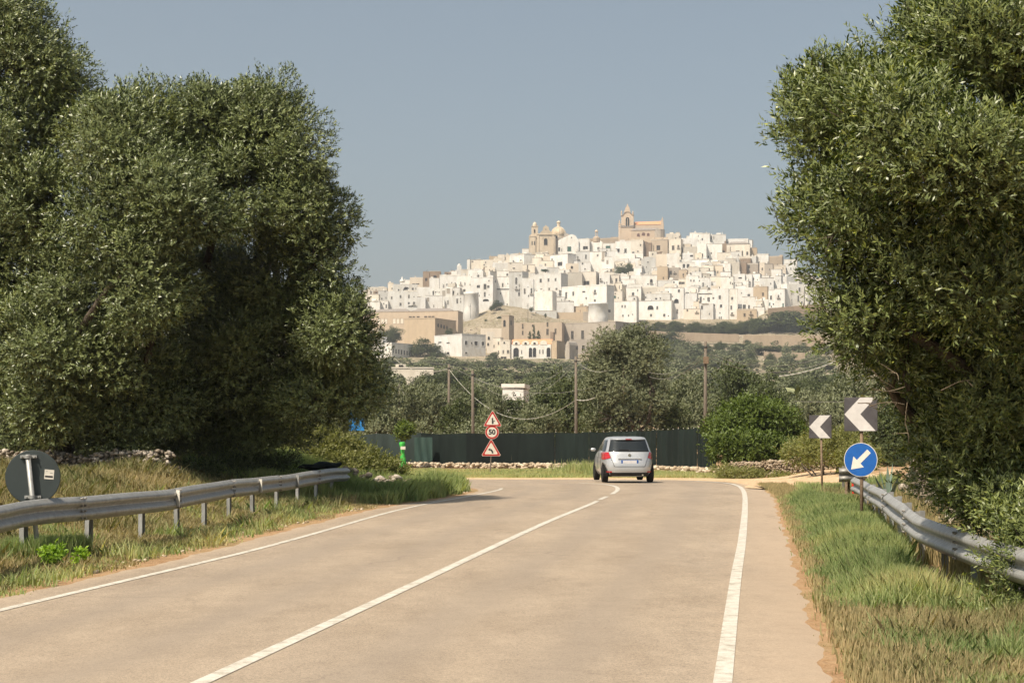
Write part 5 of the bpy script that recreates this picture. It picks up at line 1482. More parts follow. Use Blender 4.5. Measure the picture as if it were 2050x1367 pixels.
# terrace and retaining walls
def far_wall(x0, x1, y0a, y1a, y0b, y1b, D, label, name='terrace_wall'):
    n = 24; mb = MB(); rs = random.Random(int(x0)); V = []
    xc = PX((x0+x1)/2, D); zc = zpx(y1a, D); o = None
    F_ = []
    for i in range(n+1):
        f = i/n; px = x0+(x1-x0)*f; zt = zpx(y0a+(y0b-y0a)*f+rs.uniform(-.5,.5), D); zb = zpx(y1a+(y1b-y1a)*f, D)-2.5
        x = PX(px, D)-xc
        V += [(x, 0, zb-zc), (x, .25, zt-zc), (x, 1.6, zt-zc), (x, 1.9, zb-zc)]
        if i:
            b = (i-1)*4
            for j in range(3): F_.append((b+j, b+4+j, b+5+j, b+1+j))
    mb.add(V, F_); mb.f.append((0,1,2,3)); mb.m.append(0); mb.f.append(tuple(n*4+k for k in (3,2,1,0))); mb.m.append(0)
    o = mb.build(name, M['terrace'] if 'pale' in label else M['brown'], None)
    o.location = (xc, D, zc); tag(o, label, 'wall')
far_wall(1489, 1650, 671, 687, 672, 688, 992, 'long pale stone terrace wall on the right slope')
far_wall(1290, 1480, 662, 674, 669, 677, 1060, 'lower pale bank wall under the town hedge')
far_wall(1538, 1650, 617, 634, 608, 634, 1160, 'brown retaining wall under the right end of the town')
far_wall(1530, 1612, 704, 710, 706, 712, 880, 'small pale broken wall low on the right slope')
far_wall(1225, 1285, 646, 654, 645, 653, 1150, 'brown parapet wall below the white corner house')

# --- the two churches on the crest
def K(D): return D/F
def church_domed():
    D = 1436; m = K(D); x0 = 1085; yb = 508
    t = empty('church', (PX(x0, D), D, zpx(yb, D)), .05, 'golden stone church with tiled dome and little bell tower on the crest', 'church')
    X = lambda px: (px-x0)*m
    Z = lambda py: (yb-py)*m
    g = M['gold']
    mb = MB(); mb.box(X(1061), X(1112), 0, 16, -3, Z(470)); mb.box(X(1076), X(1079), -.5, 0, 0, Z(470)); mb.box(X(1106), X(1109), -.5, 0, 0, Z(470)); mb.build('wall', g, t)
    mb = MB(); mb.box(X(1075), X(1113), -.8, 16.3, Z(470)+.01, Z(468)); mb.build('cornice', g, t)
    mb = MB(); mb.box(X(1061), X(1072), -.9, 5, -3, Z(474)); mb.box(X(1060), X(1073), -1.2, 5.4, Z(474)+.01, Z(472.5)); mb.box(X(1064.5), X(1077), 0.2, 5, Z(472.4), Z(454)); mb.box(X(1064), X(1078), -.2, 5.4, Z(454)+.01, Z(452.5))
    mb.lathe([(1.9, Z(452.4)), (2.0, Z(450)), (1.7, Z(447)), (.9, Z(445)), (.25, Z(444)), (.1, Z(442))], X(1071), 2.5, 12); mb.build('bell_tower', g, t)
    mb = MB(); mb.prism(arch_poly(X(1070.3), Z(466.5), 1.2, 3.2), .05, .18)
    mb.prism(arch_poly(X(1065), Z(491), .9, 3.6), -1.0, -.92); mb.prism(arch_poly(X(1070), Z(491), .9, 3.6), -1.0, -.92); mb.build('belfry_opening', M['glass_dark'], t)
    ped = [(X(1080),Z(467.9)),(X(1105),Z(467.9)),(X(1103),Z(464)),(X(1099),Z(460)),(X(1098.5),Z(454.5)),(X(1096),Z(454)),(X(1092.8),Z(450.5)),(X(1089.5),Z(454)),(X(1087.3),Z(454.5)),(X(1087),Z(460)),(X(1083),Z(464))]
    mb = MB(); mb.prism(ped, -.3, .7); mb.build('pediment', g, t)
    mb = MB(); mb.prism([(X(1092.6)+.5*math.cos(a*PI/6), Z(459.5)+.5*math.sin(a*PI/6)) for a in range(12)], -.36, -.31); mb.build('round_window', M['glass_dark'], t)
    mb = MB(); mb.prism(arch_poly(X(1092.5), Z(491), 3.2, 6.2), -.10, .0); fr = mb.build('window', M['glass_dark'], t)
    mb = MB(); o_ = arch_poly(X(1092.5), Z(491)-.3, 4.0, 7.0); i_ = arch_poly(X(1092.5), Z(491), 3.2, 6.2); n = len(o_)
    vs = [(p[0], -.28, p[1]) for p in o_]+[(p[0], -.28, p[1]) for p in i_]; mb.add(vs, [(i, (i+1) % n, n+(i+1) % n, n+i) for i in range(n)])
    for k in range(5): a = PI*k/4; mb.box(X(1092.5)+3.2*math.cos(a)-.4, X(1092.5)+3.2*math.cos(a)+.4, -.45, -.285, Z(478)+1.6*math.sin(a)-.3, Z(478)+1.6*math.sin(a)+.3)
    mb.build('window_frame', g, t)
    cx = X(1120.3); cy = 11
    mb = MB(); mb.lathe([(6.9, Z(490)), (6.9, Z(468)), (7.3, Z(467.5)), (7.3, Z(466.3))], cx, cy, 8); mb.build('drum', g, t)
    R = 7.05; mb = MB()
    mb.lathe([(R*math.cos(a), Z(466.2)+R*.98*math.sin(a)) for a in [i*PI/2/9 for i in range(9)]], cx, cy, 16); dm = mb.build('dome', M['dometile'], t)
    mb = MB()
    for k in range(8):
        a = k*PI/4+.2
        mb.tube([(cx+(R+.06)*math.cos(b)*math.cos(a), cy+(R+.06)*math.cos(b)*math.sin(a), Z(466.2)+(R*.98+.06)*math.sin(b)) for b in [i*1.45/8 for i in range(9)]], .22, 5)
    mb.build('dome_rib', M['cream'], dm)
    mb = MB(); mb.lathe([(1.9, Z(452)), (1.8, Z(450.5)), (1.45, Z(450)), (1.45, Z(443)), (2.0, Z(442.5)), (2.0, Z(441.6)), (1.3, Z(440)), (.3, Z(438.6))], cx, cy, 10); mb.build('lantern', g, t)
    mb = MB(); mb.box(X(1112)+.01, X(1142), 3, 18, -3, Z(474)); mb.add([(X(1130),4,Z(474)),(X(1148),4,Z(470.5)),(X(1148),14,Z(470.5)),(X(1130),14,Z(464)),(X(1130),4,Z(464))], [(0,1,4),(1,2,3,4)]); mb.build('nave', M['grey'], t)
    mb = MB(); mb.prism(arch_poly(X(1115), Z(476), 1.6, 2.4), 2.9, 2.98); mb.build('niche', M['glass_dark'], t)
def church_tall():
    D = 1446; m = K(D); x0 = 1256; yb = 484
    t = empty('church', (PX(x0, D), D, zpx(yb, D)), -.12, 'tall pinkish stone cathedral with curved gable and orange tiled nave', 'church')
    X = lambda px: (px-x0)*m
    Z = lambda py: (yb-py)*m
    pk = M['peachstone']
    mb = MB()
    gab = [(X(1243.5),Z(452)),(X(1268.5),Z(452)),(X(1268.5),Z(431)),(X(1265),Z(430)),(X(1262),Z(426)),(X(1259),Z(424.3)),(X(1255.8),Z(424)),(X(1252.5),Z(424.3)),(X(1249.5),Z(427)),(X(1247),Z(431)),(X(1243.5),Z(432))]
    mb.prism(gab, 0, 2.2); mb.box(X(1239), X(1268), 0, 9, -4, Z(453.6)); mb.build('wall', pk, t)
    mb = MB(); tur = [(X(1249),Z(424.5)),(X(1262.5),Z(424.5)),(X(1261),Z(420)),(X(1259.8),Z(415)),(X(1258),Z(413)),(X(1257.2),Z(409.5)),(X(1256.2),Z(408)),(X(1255.2),Z(409.5)),(X(1254),Z(413)),(X(1252.2),Z(415)),(X(1251),Z(420))]
    mb.prism(tur, .1, 1.9); mb.build('gable_crown', pk, t)
    mb = MB()
    for a, b in zip([(1242.5,432.5),(1247,431.5),(1249.5,427.5),(1252.5,424.8),(1256,424.4),(1259,424.8),(1262,426.5),(1265,430.5)], [(1247,431.5),(1249.5,427.5),(1252.5,424.8),(1256,424.4),(1259,424.8),(1262,426.5),(1265,430.5),(1269.5,431.5)]):
        mb.tube([(X(a[0]),-.2,Z(a[1])),(X(b[0]),-.2,Z(b[1]))], .32, 6)
    mb.box(X(1239), X(1269), -.45, -.005, Z(455), Z(453.8)); mb.build('cornice', M['brown'], t)
    mb = MB()
    for px, y0, y1 in ((1244.2,432,420),(1267,431,421.5),(1240.3,448,440)):
        mb.lathe([(.6, Z(y0)), (.6, Z((y0+y1)/2)), (.75, Z((y0+y1)/2-.5)), (.35, Z(y1+2)), (.1, Z(y1))], X(px), .8, 8)
    mb.build('pinnacle', pk, t)
    mb = MB(); mb.box(X(1238.2), X(1242.6), -.4, 3, -4, Z(449)); mb.box(X(1237.6), X(1243.2), -.7, 3.2, Z(449)+.01, Z(447.5)); mb.build('buttress', pk, t)
    mb = MB(); mb.prism(arch_poly(X(1256.3), Z(453), 3.4, 8.2), -.08, 0.0); w = mb.build('window', M['glass_dark'], t)
    mb = MB()
    o_ = arch_poly(X(1256.3), Z(453), 4.1, 8.7); i_ = arch_poly(X(1256.3), Z(453), 3.3, 8.1); n = len(o_)
    vs = [(p[0], -.3, p[1]) for p in o_]+[(p[0], -.3, p[1]) for p in i_]; mb.add(vs, [(i, (i+1) % n, n+(i+1) % n, n+i) for i in range(1, n)])
    mb.box(X(1256.3)-.18, X(1256.3)+.18, -.25, -.085, Z(453), Z(437)); mb.build('window_tracery', pk, w)
    # nave behind, orange tiles
    mb = MB(); mb.box(X(1268)+.02, X(1323.5), 2.3, 14, -4, Z(450)); mb.box(X(1322.5), X(1328), 1.8, 14.5, -4, Z(446)); mb.box(X(1323), X(1327.5), 2, 4, Z(446), Z(440)); mb.build('nave', pk, t)
    mb = MB(); mb.add([(X(1268.5),2.0,Z(450)+.05),(X(1323),2.0,Z(450)+.05),(X(1323),8,Z(441.5)),(X(1268.5),8,Z(442.5)),(X(1323),14,Z(450)),(X(1268.5),14,Z(450))], [(0,1,2,3),(3,2,4,5)]); mb.build('roof', M['terracotta'], t)
    mb = MB(); mb.lathe([(.5, Z(440)), (.6, Z(438.5)), (.15, Z(435))], X(1325.6), 3, 8); mb.build('pinnacle', pk, t)
    mb = MB(); mb.box(X(1264), X(1311), -5, 2.2, -4, Z(463)); mb.build('aisle', pk, t)
    mb = MB(); mb.add([(X(1263.5),-5.4,Z(463)+.1),(X(1312),-5.4,Z(463)+.1),(X(1318),2.25,Z(456.5)),(X(1268.5),2.25,Z(455.5))], [(0,1,2,3)]); mb.build('aisle_roof', M['roofgrey'], t)
    mb = MB()
    for px, w_, py in ((1278.5,2.6,472.5),(1288.5,3.0,471),(1298,2.4,472)):
        mb = MB(); mb.prism(arch_poly(X(px), Z(py)-1.3, w_, 2.9), -5.08, -5.0); mb.build('arched_window', M['glass_brown'], t)
    mb = MB(); mb.lathe([(5.2, -4), (5.2, Z(463)), (5.4, Z(462)), (1, Z(459.5))], X(1319), -1.5, 10); mb.build('apse', M['grey'], t)
    mb = MB(); mb.box(X(1261), X(1337), -7.6, -5.5, -6, Z(478)); mb.build('terrace', M['pink'], t)
M['dometile'] = speckled('dome_tiles', (.44,.33,.20), (.54,.43,.29), 1.2, .5, .2, 3, .5, .05)
M['peachstone'] = wall_mat('church_limestone', (.52,.415,.315), (.40,.31,.23), .6)
M['glass_brown'] = plain('brown_glass', (.12,.06,.045), .6)
church_domed(); church_tall()
# small campanile between the churches
D = 1430; m = D/F; t = empty('campanile', (PX(1194,D), D, zpx(478,D)), 0, 'tiny domed campanile rising between the two churches', 'tower')
mb = MB(); mb.lathe([(3.2,-3),(3.2,.6),(2.4,1.6),(1.3,2.2)], 0, 0, 8); mb.build('base', M['peachstone'], t)
mb = MB()
for k in range(4):
    a = PI/4+k*PI/2; mb.tube([(1.0*math.cos(a),1.0*math.sin(a),2.1),(1.0*math.cos(a),1.0*math.sin(a),6.0)], .34, 6)
mb.build('column', M['peachstone'], t)
mb = MB(); mb.lathe([(1.7,6.0),(1.7,6.4),(1.3,6.7),(1.1,7.4),(.4,7.9),(.1,8.3)], 0, 0, 10); mb.build('cupola', M['peachstone'], t, smooth=True)
# roof top statue on the left
D = 1330; t = empty('roof_spire', (PX(805,D), D, zpx(563,D)), 0, 'small white spire on a roof at the left of the town', 'spire')
mb = MB(); mb.lathe([(2.2,-1),(2.0,.6),(.9,1.6),(.5,3.0),(.3,3.6),(.02,4.2)], 0, 0, 10); mb.build('cone', M['white'], t, smooth=True)

# loose rocks and scrub on the bare slope and the terraces
rs_ = np.random.RandomState(9); items = []
for _ in range(1500):
    if rs_.rand() < .62: px, y = rs_.uniform(900, 1175), rs_.uniform(1015, 1200)
    else: px, y = rs_.uniform(1280, 1660), rs_.uniform(900, 1190)
    r = rs_.uniform(.15, .55)*(1+1.2*(rs_.rand() < .08)); x = PX(px, y); items.append((x, y, tz(x, y)+r*.2, r*1.3, r, r*.7))
tag(rocks('slope_rocks', items, M['farstone'], rs_), 'scattered rocks on the bare slope and terraces', None, None, 'stuff')

# scrub and grove beyond the parts the photo looks at, so that the hills do not lie bare from a step aside
rs_ = np.random.RandomState(12); lob = []
for _ in range(1500):
    px = rs_.uniform(-900, 660) if rs_.rand() < .5 else rs_.uniform(1680, 3000)
    y = 115+1500*rs_.rand()**1.4; x = PX(px, y)
    if y > 1500: continue
    r = rs_.uniform(1.6, 3.6); lob.append((x, y, tz(x, y)+r*.7, r*1.2, r*1.2, r))
V_, Q_, val_, _t = crown_arrays(lob, 5200, 6, 4, .9, .55, .6, 1.1, 8)
o = np_obj('distant_scrub', np_mesh('distant_scrub', V_, Q_, M['olive_far'], {'v': val_})); tag(o, 'far off scrub and grove on the hillsides left and right of the town', None, None, 'stuff')
# ------------------------------------------------------------------ the silver hatchback
def car_mats():
    k = NT('silver_paint'); k.col((.50,.505,.51)); k.b.inputs['Metallic'].default_value = .5
    k.b.inputs['Coat Weight'].default_value = .6; k.b.inputs['Coat Roughness'].default_value = .06
    M['silver'] = k.rough(.34, .5)
    k = NT('car_glass'); k.col((.012,.015,.016)); M['carglass'] = k.rough(.06, .6)
    k = NT('tail_lamp'); k.col((.42,.008,.012)); k.b.inputs['Coat Weight'].default_value = .6; M['lamp'] = k.rough(.2, .5)
    M['tyre'] = plain('tyre_rubber', (.018,.017,.016), .85, .2)
    M['blackplastic'] = plain('black_plastic', (.022,.021,.02), .6, .3)
    k = NT('chrome'); k.col((.7,.7,.7)); k.b.inputs['Metallic'].default_value = 1; M['chrome'] = k.rough(.15)
    M['plate'] = plain('number_plate', (.62,.60,.60), .4)
    M['platebl'] = plain('plate_blue', (.02,.09,.32), .4)
car_mats()
def car():
    # local: x right, y forward from the rear bumper, z up
    zs  = [.20, .26, .36, .50, .62, .74, .86, .94, 1.00, 1.10, 1.22, 1.34, 1.42, 1.465, 1.49, 1.50]
    ws  = [.70, .78, .83, .848, .85, .845, .83, .815, .80, .765, .72, .675, .635, .59, .48, .30]
    yr  = [.10, .035, .0, .0, .015, .05, .085, .11, .14, .21, .30, .39, .44, .51, .68, .95]
    yf  = [3.80,3.86, 3.90,3.91,3.90,3.84, 3.60,3.20, 2.98,2.78,2.55,2.32,2.15,2.02,1.85,1.5]
    N_EXP = 4.6
    def prm(z):
        return [float(np.interp(z, zs, a)) for a in (ws, yr, yf)]
    def rear(x, z, off=0.0):
        w, r, f = prm(z); cy = (r+f)/2; ly = (f-r)/2; q = min(abs(x)/w, .9995)
        return cy - ly*(1-q**N_EXP)**(1/N_EXP) - off
    def rsurf(x, z, off):   # point on rear surface moved outwards
        p = Vector((x, rear(x, z), z)); e = .01
        a = Vector((x+e if x < prm(z)[0]*.99 else x, 0, z)); 
        w = prm(z)[0]
        x1 = min(x+e, w*.9995); x0 = max(x-e, -w*.9995)
        du = Vector((x1-x0, rear(x1, z)-rear(x0, z), 0)); dv = Vector((0, rear(x, z+e)-rear(x, z-e), 2*e))
        n = du.cross(dv); n.normalize()
        if n.y > 0 and abs(n.y) > .2: n = -n
        if n.x*x < 0 and abs(n.x) > .5: n = -n
        return p + n*off
    def side(y, z, s, off=0.0):
        w, r, f = prm(z); cy = (r+f)/2; ly = (f-r)/2; q = min(abs(y-cy)/ly, .9995)
        return s*(w*(1-q**N_EXP)**(1/N_EXP) + off)
    D = 51.6; t = empty('car', (PX(1261, D), D, road_z(3.8, 51.6)+.012), math.radians(3.0), 'silver hatchback driving away towards the bend', 'car')
    if True:
        mb = MB(); K_ = 72; V = []
        for z in zs:
            w, r, f = prm(z); cy = (r+f)/2; ly = (f-r)/2
            for k in range(K_):
                a = 2*PI*k/K_; c, s = math.cos(a), math.sin(a)
                e = 2/N_EXP; x = w*math.copysign(abs(c)**e, c); y = cy + ly*math.copysign(abs(s)**e, s)
                zz_ = z
                if z < .32:   # wheel arches: lift the sill over the wheels
                    for wy in (.66, 3.17):
                        q = abs(y-wy)
                        if q < .37 and abs(x) > .55: zz_ = max(z, .30+math.sqrt(max(.37**2-q*q, 0))*.92 - (.36-z)*.1)
                elif z < .64:
                    for wy in (.66, 3.17):
                        q = abs(y-wy)
                        if q < .37 and abs(x) > .55: zz_ = max(z, .30+math.sqrt(max(.37**2-q*q, 0))*.92+(z-.3)*.05)
                V.append((x, y, zz_))
        F_ = []
        for i in range(len(zs)-1):
            for k in range(K_):
                k2 = (k+1) % K_; F_.append((i*K_+k, i*K_+k2, (i+1)*K_+k2, (i+1)*K_+k))
        F_.append(tuple((len(zs)-1)*K_+k for k in range(K_)))
        mb.add(V, F_); body = mb.build('body', M['silver'], t, smooth=True)
    def patch(name, fn, nu, nv, mat, parent=None, smooth=True, thick=0):
        mb = MB(); V = [fn(i/nu, j/nv) for j in range(nv+1) for i in range(nu+1)]
        F_ = [(j*(nu+1)+i, j*(nu+1)+i+1, (j+1)*(nu+1)+i+1, (j+1)*(nu+1)+i) for j in range(nv) for i in range(nu)]
        mb.add(V, F_); return mb.build(name, mat, parent or t, smooth=smooth)
    def rp(poly4, off):   # bilinear patch given (x,z) corners: bl, br, tr, tl
        def fn(u, v):
            x = (poly4[0][0]*(1-u)+poly4[1][0]*u)*(1-v) + (poly4[3][0]*(1-u)+poly4[2][0]*u)*v
            z = (poly4[0][1]*(1-u)+poly4[1][1]*u)*(1-v) + (poly4[3][1]*(1-u)+poly4[2][1]*u)*v
            return rsurf(x, z, off)
        return fn
    # tailgate: dark shut line, then the panel
    patch('tailgate_gap', rp([(-.50,.515),(.50,.515),(.66,.985),(-.66,.985)], .003), 14, 8, M['blackplastic'], body)
    tg = patch('tailgate', rp([(-.485,.53),(.485,.53),(.648,.985),(-.648,.985)], .012), 18, 10, M['silver'])
    patch('tailgate_recess', rp([(-.33,.64),(.33,.64),(.36,.80),(-.36,.80)], .016), 8, 4, M['silver_shade'] if 'silver_shade' in M else M['silver'], tg)
    patch('rear_window', rp([(-.645,1.02),(.645,1.02),(.555,1.375),(-.555,1.375)], .012), 16, 8, M['carglass'])
    patch('window_seal', rp([(-.665,1.0),(.665,1.0),(.57,1.385),(-.57,1.385)], .005), 16, 8, M['blackplastic'], tg)
    # roof spoiler with brake lamp
    mb = MB(); V = []
    n = 14
    for i in range(n+1):
        x = -.575+1.15*i/n; b = 1-abs(x/.6)**3*.5
        V += [(x, rear(x, 1.40)-.075*b, 1.395), (x, rear(x, 1.40)-.065*b, 1.425), (x, .62, 1.487-.05*abs(x/.6)**2.5), (x, .60, 1.40)]
    F_ = []
    for i in range(n):
        for j in range(4): F_.append((i*4+j, i*4+(j+1) % 4, (i+1)*4+(j+1) % 4, (i+1)*4+j))
    F_ += [(0,3,2,1), (n*4, n*4+1, n*4+2, n*4+3)]
    mb.add(V, F_); sp = mb.build('spoiler', M['silver'], t, smooth=False)
    mb = MB(); y = rear(0, 1.40)-.078; mb.box(-.10, .10, y-.006, y+.01, 1.398, 1.42); mb.build('brake_light', M['lamp'], sp)
    for s in (-1, 1):
        fn0 = rp([(s*.60,.80),(s*.815,.74),(s*.792,.985),(s*.655,.985)], .016)
        lt = patch('tail_light', fn0, 8, 8, M['lamp'])
        def wrap(u, v, s=s):
            z = .755+.22*v; y = rear(.80, z)+.0+ .22*u*(1-.3*v); return (side(y+.02, z, s, .012), y+.02, z)
        patch('lamp_side', wrap, 6, 6, M['lamp'], lt)
        patch('reversing_lens', rp([(s*.56,.745),(s*.60,.745),(s*.60,.775),(s*.56,.775)], .02), 2, 2, M['chrome'], lt)
        patch('reflector', rp([(s*.57,.335),(s*.72,.335),(s*.72,.375),(s*.57,.375)], .012), 4, 2, M['lamp'], body)
        # side windows and pillars
        def sw(y0, y1, z0=1.01, z1=1.38, s=s):
            def fn(u, v):
                z = z0+(z1-z0)*v; r = prm(z)[1]; f = prm(z)[2]
                a = max(y0, r+.30); b = min(y1, f-.30)
                y = a+(b-a)*u; return (side(y, z, s, .008), y, z)
            return fn
        patch('side_window', sw(.50, .98), 6, 6, M['carglass']); patch('side_window', sw(1.04, 1.78), 6, 6, M['carglass']); patch('side_window', sw(1.85, 2.75), 8, 6, M['carglass'])
        # door seams, sill, handle
        for y in (1.02, 1.82, 2.82):
            mb = MB()
            pts = [(side(y, z, s, .003), y, z) for z in np.linspace(.40, .98, 8)]; mb.tube(pts, .006, 4); mb.build('door_seam', M['blackplastic'], body)
        for y in (1.15, 1.95):
            mb = MB(); x = side(y, .84, s, .012); mb.box(min(x, x+s*.02), max(x, x+s*.02), y-.02, y+.14, .83, .86); mb.build('door_handle', M['silver'], body)
        mb = MB(); V = []
        c = Vector((s*.93, 2.52, 1.05)); 
        for j in range(7):
            a = PI*j/6; rr = math.sin(a)
            for k in range(10): b = 2*PI*k/10; V.append((c.x - .09*math.cos(a), c.y+.045*rr*math.cos(b), c.z+.06*rr**.6*math.sin(b)))
        F_ = [(j*10+k, j*10+(k+1) % 10, (j+1)*10+(k+1) % 10, (j+1)*10+k) for j in range(6) for k in range(10)]
        mb.add(V, F_); mr = mb.build('mirror', M['silver'], t, smooth=True)
        mb = MB(); mb.tube([(s*.77, 2.55, 1.0), (s*.86, 2.53, 1.02)], .03, 6); mb.build('mirror_arm', M['blackplastic'], mr)
    # bumper lower trim, tow of exhaust, plate, wiper, badge, antenna
    patch('bumper_trim', rp([(-.60,.225),(.60,.225),(.63,.335),(-.63,.335)], .010), 14, 4, M['blackplastic'])
    patch('bumper_crease', rp([(-.62,.40),(.62,.40),(.66,.425),(-.66,.425)], .010), 14, 2, M['silver'], body)
    mb = MB(); y = rear(0, .70)-.018; 
    mb.box(-.28, .28, y-.014, y, .615, .735); pl = mb.build('number_plate', M['platebl'], t, bevel=.003)
    mb = MB(); mb.box(-.225, .225, y-.018, y-.0145, .626, .724); mb.build('plate_field', M['plate'], pl)
    mb = MB(); mb.box(-.38, .38, rear(0,.80)-.05, rear(0,.80)-.008, .765, .795); mb.build('tailgate_handle', M['silver'], tg, bevel=.006)
    mb = MB(); disc(mb, .05, rear(0,.89)-.03, rear(0,.89)-.01, 0, 24, 0, .89); mb.build('badge', M['chrome'], tg)
    mb = MB(); p0 = rsurf(.02, 1.0, .03); p1 = rsurf(.0, 1.045, .03); p2 = rsurf(-.34, 1.06, .025)
    mb.tube([p0, p1], .016, 6); mb.tube([p1, p2], .009, 5); mb.build('wiper', M['blackplastic'], t)
    mb = MB(); mb.tube([(0, .75, 1.49), (0, .62, 1.60)], .006, 5); mb.build('antenna', M['blackplastic'], t)
    mb = MB(); mb.lathe([(.025, 0), (.03, .0), (.03, .14), (.025, .14)], 0, 0, 12, 0, Matrix.Translation((.42, .02, .25))@Matrix.Rotation(-PI/2, 4, 'X')); mb.build('exhaust', M['chrome'], t)
    mb = MB(); mb.box(-.62, .62, .25, 3.7, .19, .30); mb.build('underbody', M['blackplastic'], t)
    # seats and headrests seen through the glass are dark: parcel shelf line
    for s in (-1, 1):
        for wy in (.66, 3.17):
            cx = s*.745
            Mx = Matrix.Translation((cx, wy, .295))@Matrix.Rotation(PI/2, 4, 'Y')
            mb = MB(); mb.lathe([(.20,-.095),(.27,-.095),(.292,-.08),(.297,-.05),(.297,.05),(.292,.08),(.27,.095),(.20,.095)], 0, 0, 32, 0, Mx); wh = mb.build('wheel', M['tyre'], t, smooth=False)
            mb = MB(); mb.lathe([(.05,-.06),(.205,-.06),(.205,.06),(.05,.06)], 0, 0, 24, 0, Mx)
            for k in range(7):
                a = k*2*PI/7; R_ = Mx@Matrix.Rotation(a, 4, 'Z'); 
                mb.box(.03, .20, -.022, .022, s*.062 if s > 0 else -.082, s*.082 if s > 0 else -.062, 0, R_)
            mb.build('rim', M['chrome'], wh)
            mb = MB(); V = []; n = 24
            for k in range(n+1):
                a = PI*k/n; 
                for r_ in (.325, .372): V.append((side(wy, .62, s, .004), wy+r_*math.cos(a), .30+r_*.93*math.sin(a)))
            mb.add(V, [(2*k, 2*k+1, 2*k+3, 2*k+2) for k in range(n)]); mb.build('wheel_arch', M['blackplastic'], body)
car()

# ------------------------------------------------------------------ utility poles and wires
def pole(px, ytop, D, r, label, tilt=0, extra=None):
    x = PX(px, D); z0 = tz(x, D); t = empty('utility_pole', (x, D, z0), 0, label, 'pole'); h = zpx(ytop, D)-z0
    mb = MB(); mb.tube([(0,0,-.5),(tilt*h*.5,0,h*.5),(tilt*h,0,h)], [r*1.15, r, r*.8], 10); mb.build('shaft', M['wood'], t, smooth=True)
    mb = MB(); mb.lathe([(r*.95,h-.35),(r*1.05,h-.33),(r*1.05,h-.25),(r*.95,h-.23)], tilt*h, 0, 10)
    mb.tube([(tilt*h-.05,-.02,h-.3),(tilt*h+r+.18,-.05,h-.28)], .025, 5); mb.tube([(tilt*h-r-.1,-.02,h-.5),(tilt*h+.1,-.05,h-.5)], .02, 5)
    mb.build('bracket', M['iron'], t)
    if extra:
        mb = MB(); mb.box(tilt*h-.14, tilt*h+.14, -r-.16, -r, h-extra, h-extra+.38); mb.build('junction_box', M['rust'], t, bevel=.01)
    return t
pole(898.5, 729, 112, .105, 'pale bare utility pole, leftmost of the tall ones', .002)
pole(947.5, 741, 99, .10, 'bare utility pole just left of the stacked signs', -.008)
pole(1153.5, 713, 97.5, .095, 'bare utility pole left of the big central olive', -.003)
pole(1411.5, 684, 86, .095, 'tall utility pole with fittings near its top, right of centre', .004, 1.2)
pole(799.5, 768, 160, .10, 'short thin utility pole above the olives at the far left', 0)
def wire(a, b, sag, r, label, mat='cable', n=40, twist=False):
    A = Vector((PX(a[0], a[2]), a[2], zpx(a[1], a[2]))); B = Vector((PX(b[0], b[2]), b[2], zpx(b[1], b[2])))
    pts = []
    for i in range(n+1):
        t = i/n; p = A.lerp(B, t); p.z -= sag*4*t*(1-t); pts.append(p-A)
    mb = MB()
    if twist:
        for s in (0, PI):
            mb.tube([p+Vector((0, math.sin(i*1.3+s)*r*.9, math.cos(i*1.3+s)*r*.9)) for i, p in enumerate(pts)], r*.75, 5)
    else: mb.tube(pts, r, 5)
    o = mb.build('overhead_wire', M[mat], None); o.location = A
    return tag(o, label, 'wire', 'overhead wires')
wire((780,706,190),(898,738,112), 1.0, 0.022, 'thick pale cable from the left tree line down to the leftmost pole', 'cable_pale', twist=True)
wire((898,738,112),(1153,800,97.5), 2.2, .014, 'thick twisted pale cable sagging between the leftmost and middle poles', 'cable_pale', 70, True)
wire((1153,800,97.5),(1190,796,96), .1, .024, 'thick cable end running into the central olive', 'cable_pale', 12, True)
wire((825,708,230),(898,729,112), .4, .012, 'thin wire above the farm building to the leftmost pole top')
wire((898,729,112),(1180,777,98), 1.0, .012, 'thin straight wire from the leftmost pole top to the central olive')
wire((700,792,165),(799,772,160), .5, .013, 'lower left thin wire from the left olives to the short pole')
wire((799,772,160),(947,757,99), 1.5, .012, 'sagging wire from the short pole to the second pole')
wire((799,774,160),(947,762,99), 2.0, .012, 'lower sagging wire from the short pole to the second pole')
wire((947,756,99),(1153,722,97.5), 1.05, .012, 'upper sagging wire between second and middle poles')
wire((947,759,99),(1153,726,97.5), 1.6, .012, 'lower sagging wire between second and middle poles')
wire((1153,722,97.5),(1215,742,96), .3, .02, 'wire running from the middle pole into the central olive')
wire((1300,745,96),(1411,706,86), .5, .014, 'upper wire from the central olive to the tall right pole')
wire((1300,754,96),(1411,712,86), .55, .014, 'lower wire from the central olive to the tall right pole')
wire((1411,705,86),(1720,680,92), 1.1, .013, 'upper wire from the tall right pole to the right edge trees')
wire((1411,712,86),(1720,688,92), 1.25, .014, 'lower wire from the tall right pole to the right edge trees')
wire((1560,753,120),(1720,700,116), .35, .035, 'thick pale cable rising on the right behind the chevrons', 'cable_pale', 30, True)
wire((1590,803,110),(1720,803,110), .05, .016, 'thin level wire behind the near chevron board')
for px, yt, yb, lab in ((941.5,608,634,'thin pole standing before the round white bastion'),(1057,607,643,'thin pole on the bare slope left of the bell tower wall'),(1133,695,722,'thin pale pole by the dark stone ruin')):
    D_ = 1150 if yb < 660 else 925
    x = PX(px, D_); t = bpy.data.objects.new('lamp_pole', None)
    mb = MB(); h = (yb-yt)*D_/F; mb.tube([(0,0,-1),(0,0,h)], .16, 5); mb.tube([(-.9,0,h-2),(.5,0,h-1.8)], .12, 4)
    o = mb.build('lamp_pole', M['iron'] if lab[5:9] != 'pale' else M['cream']); o.location = (x, D_, zpx(yb, D_)); tag(o, lab, 'pole')

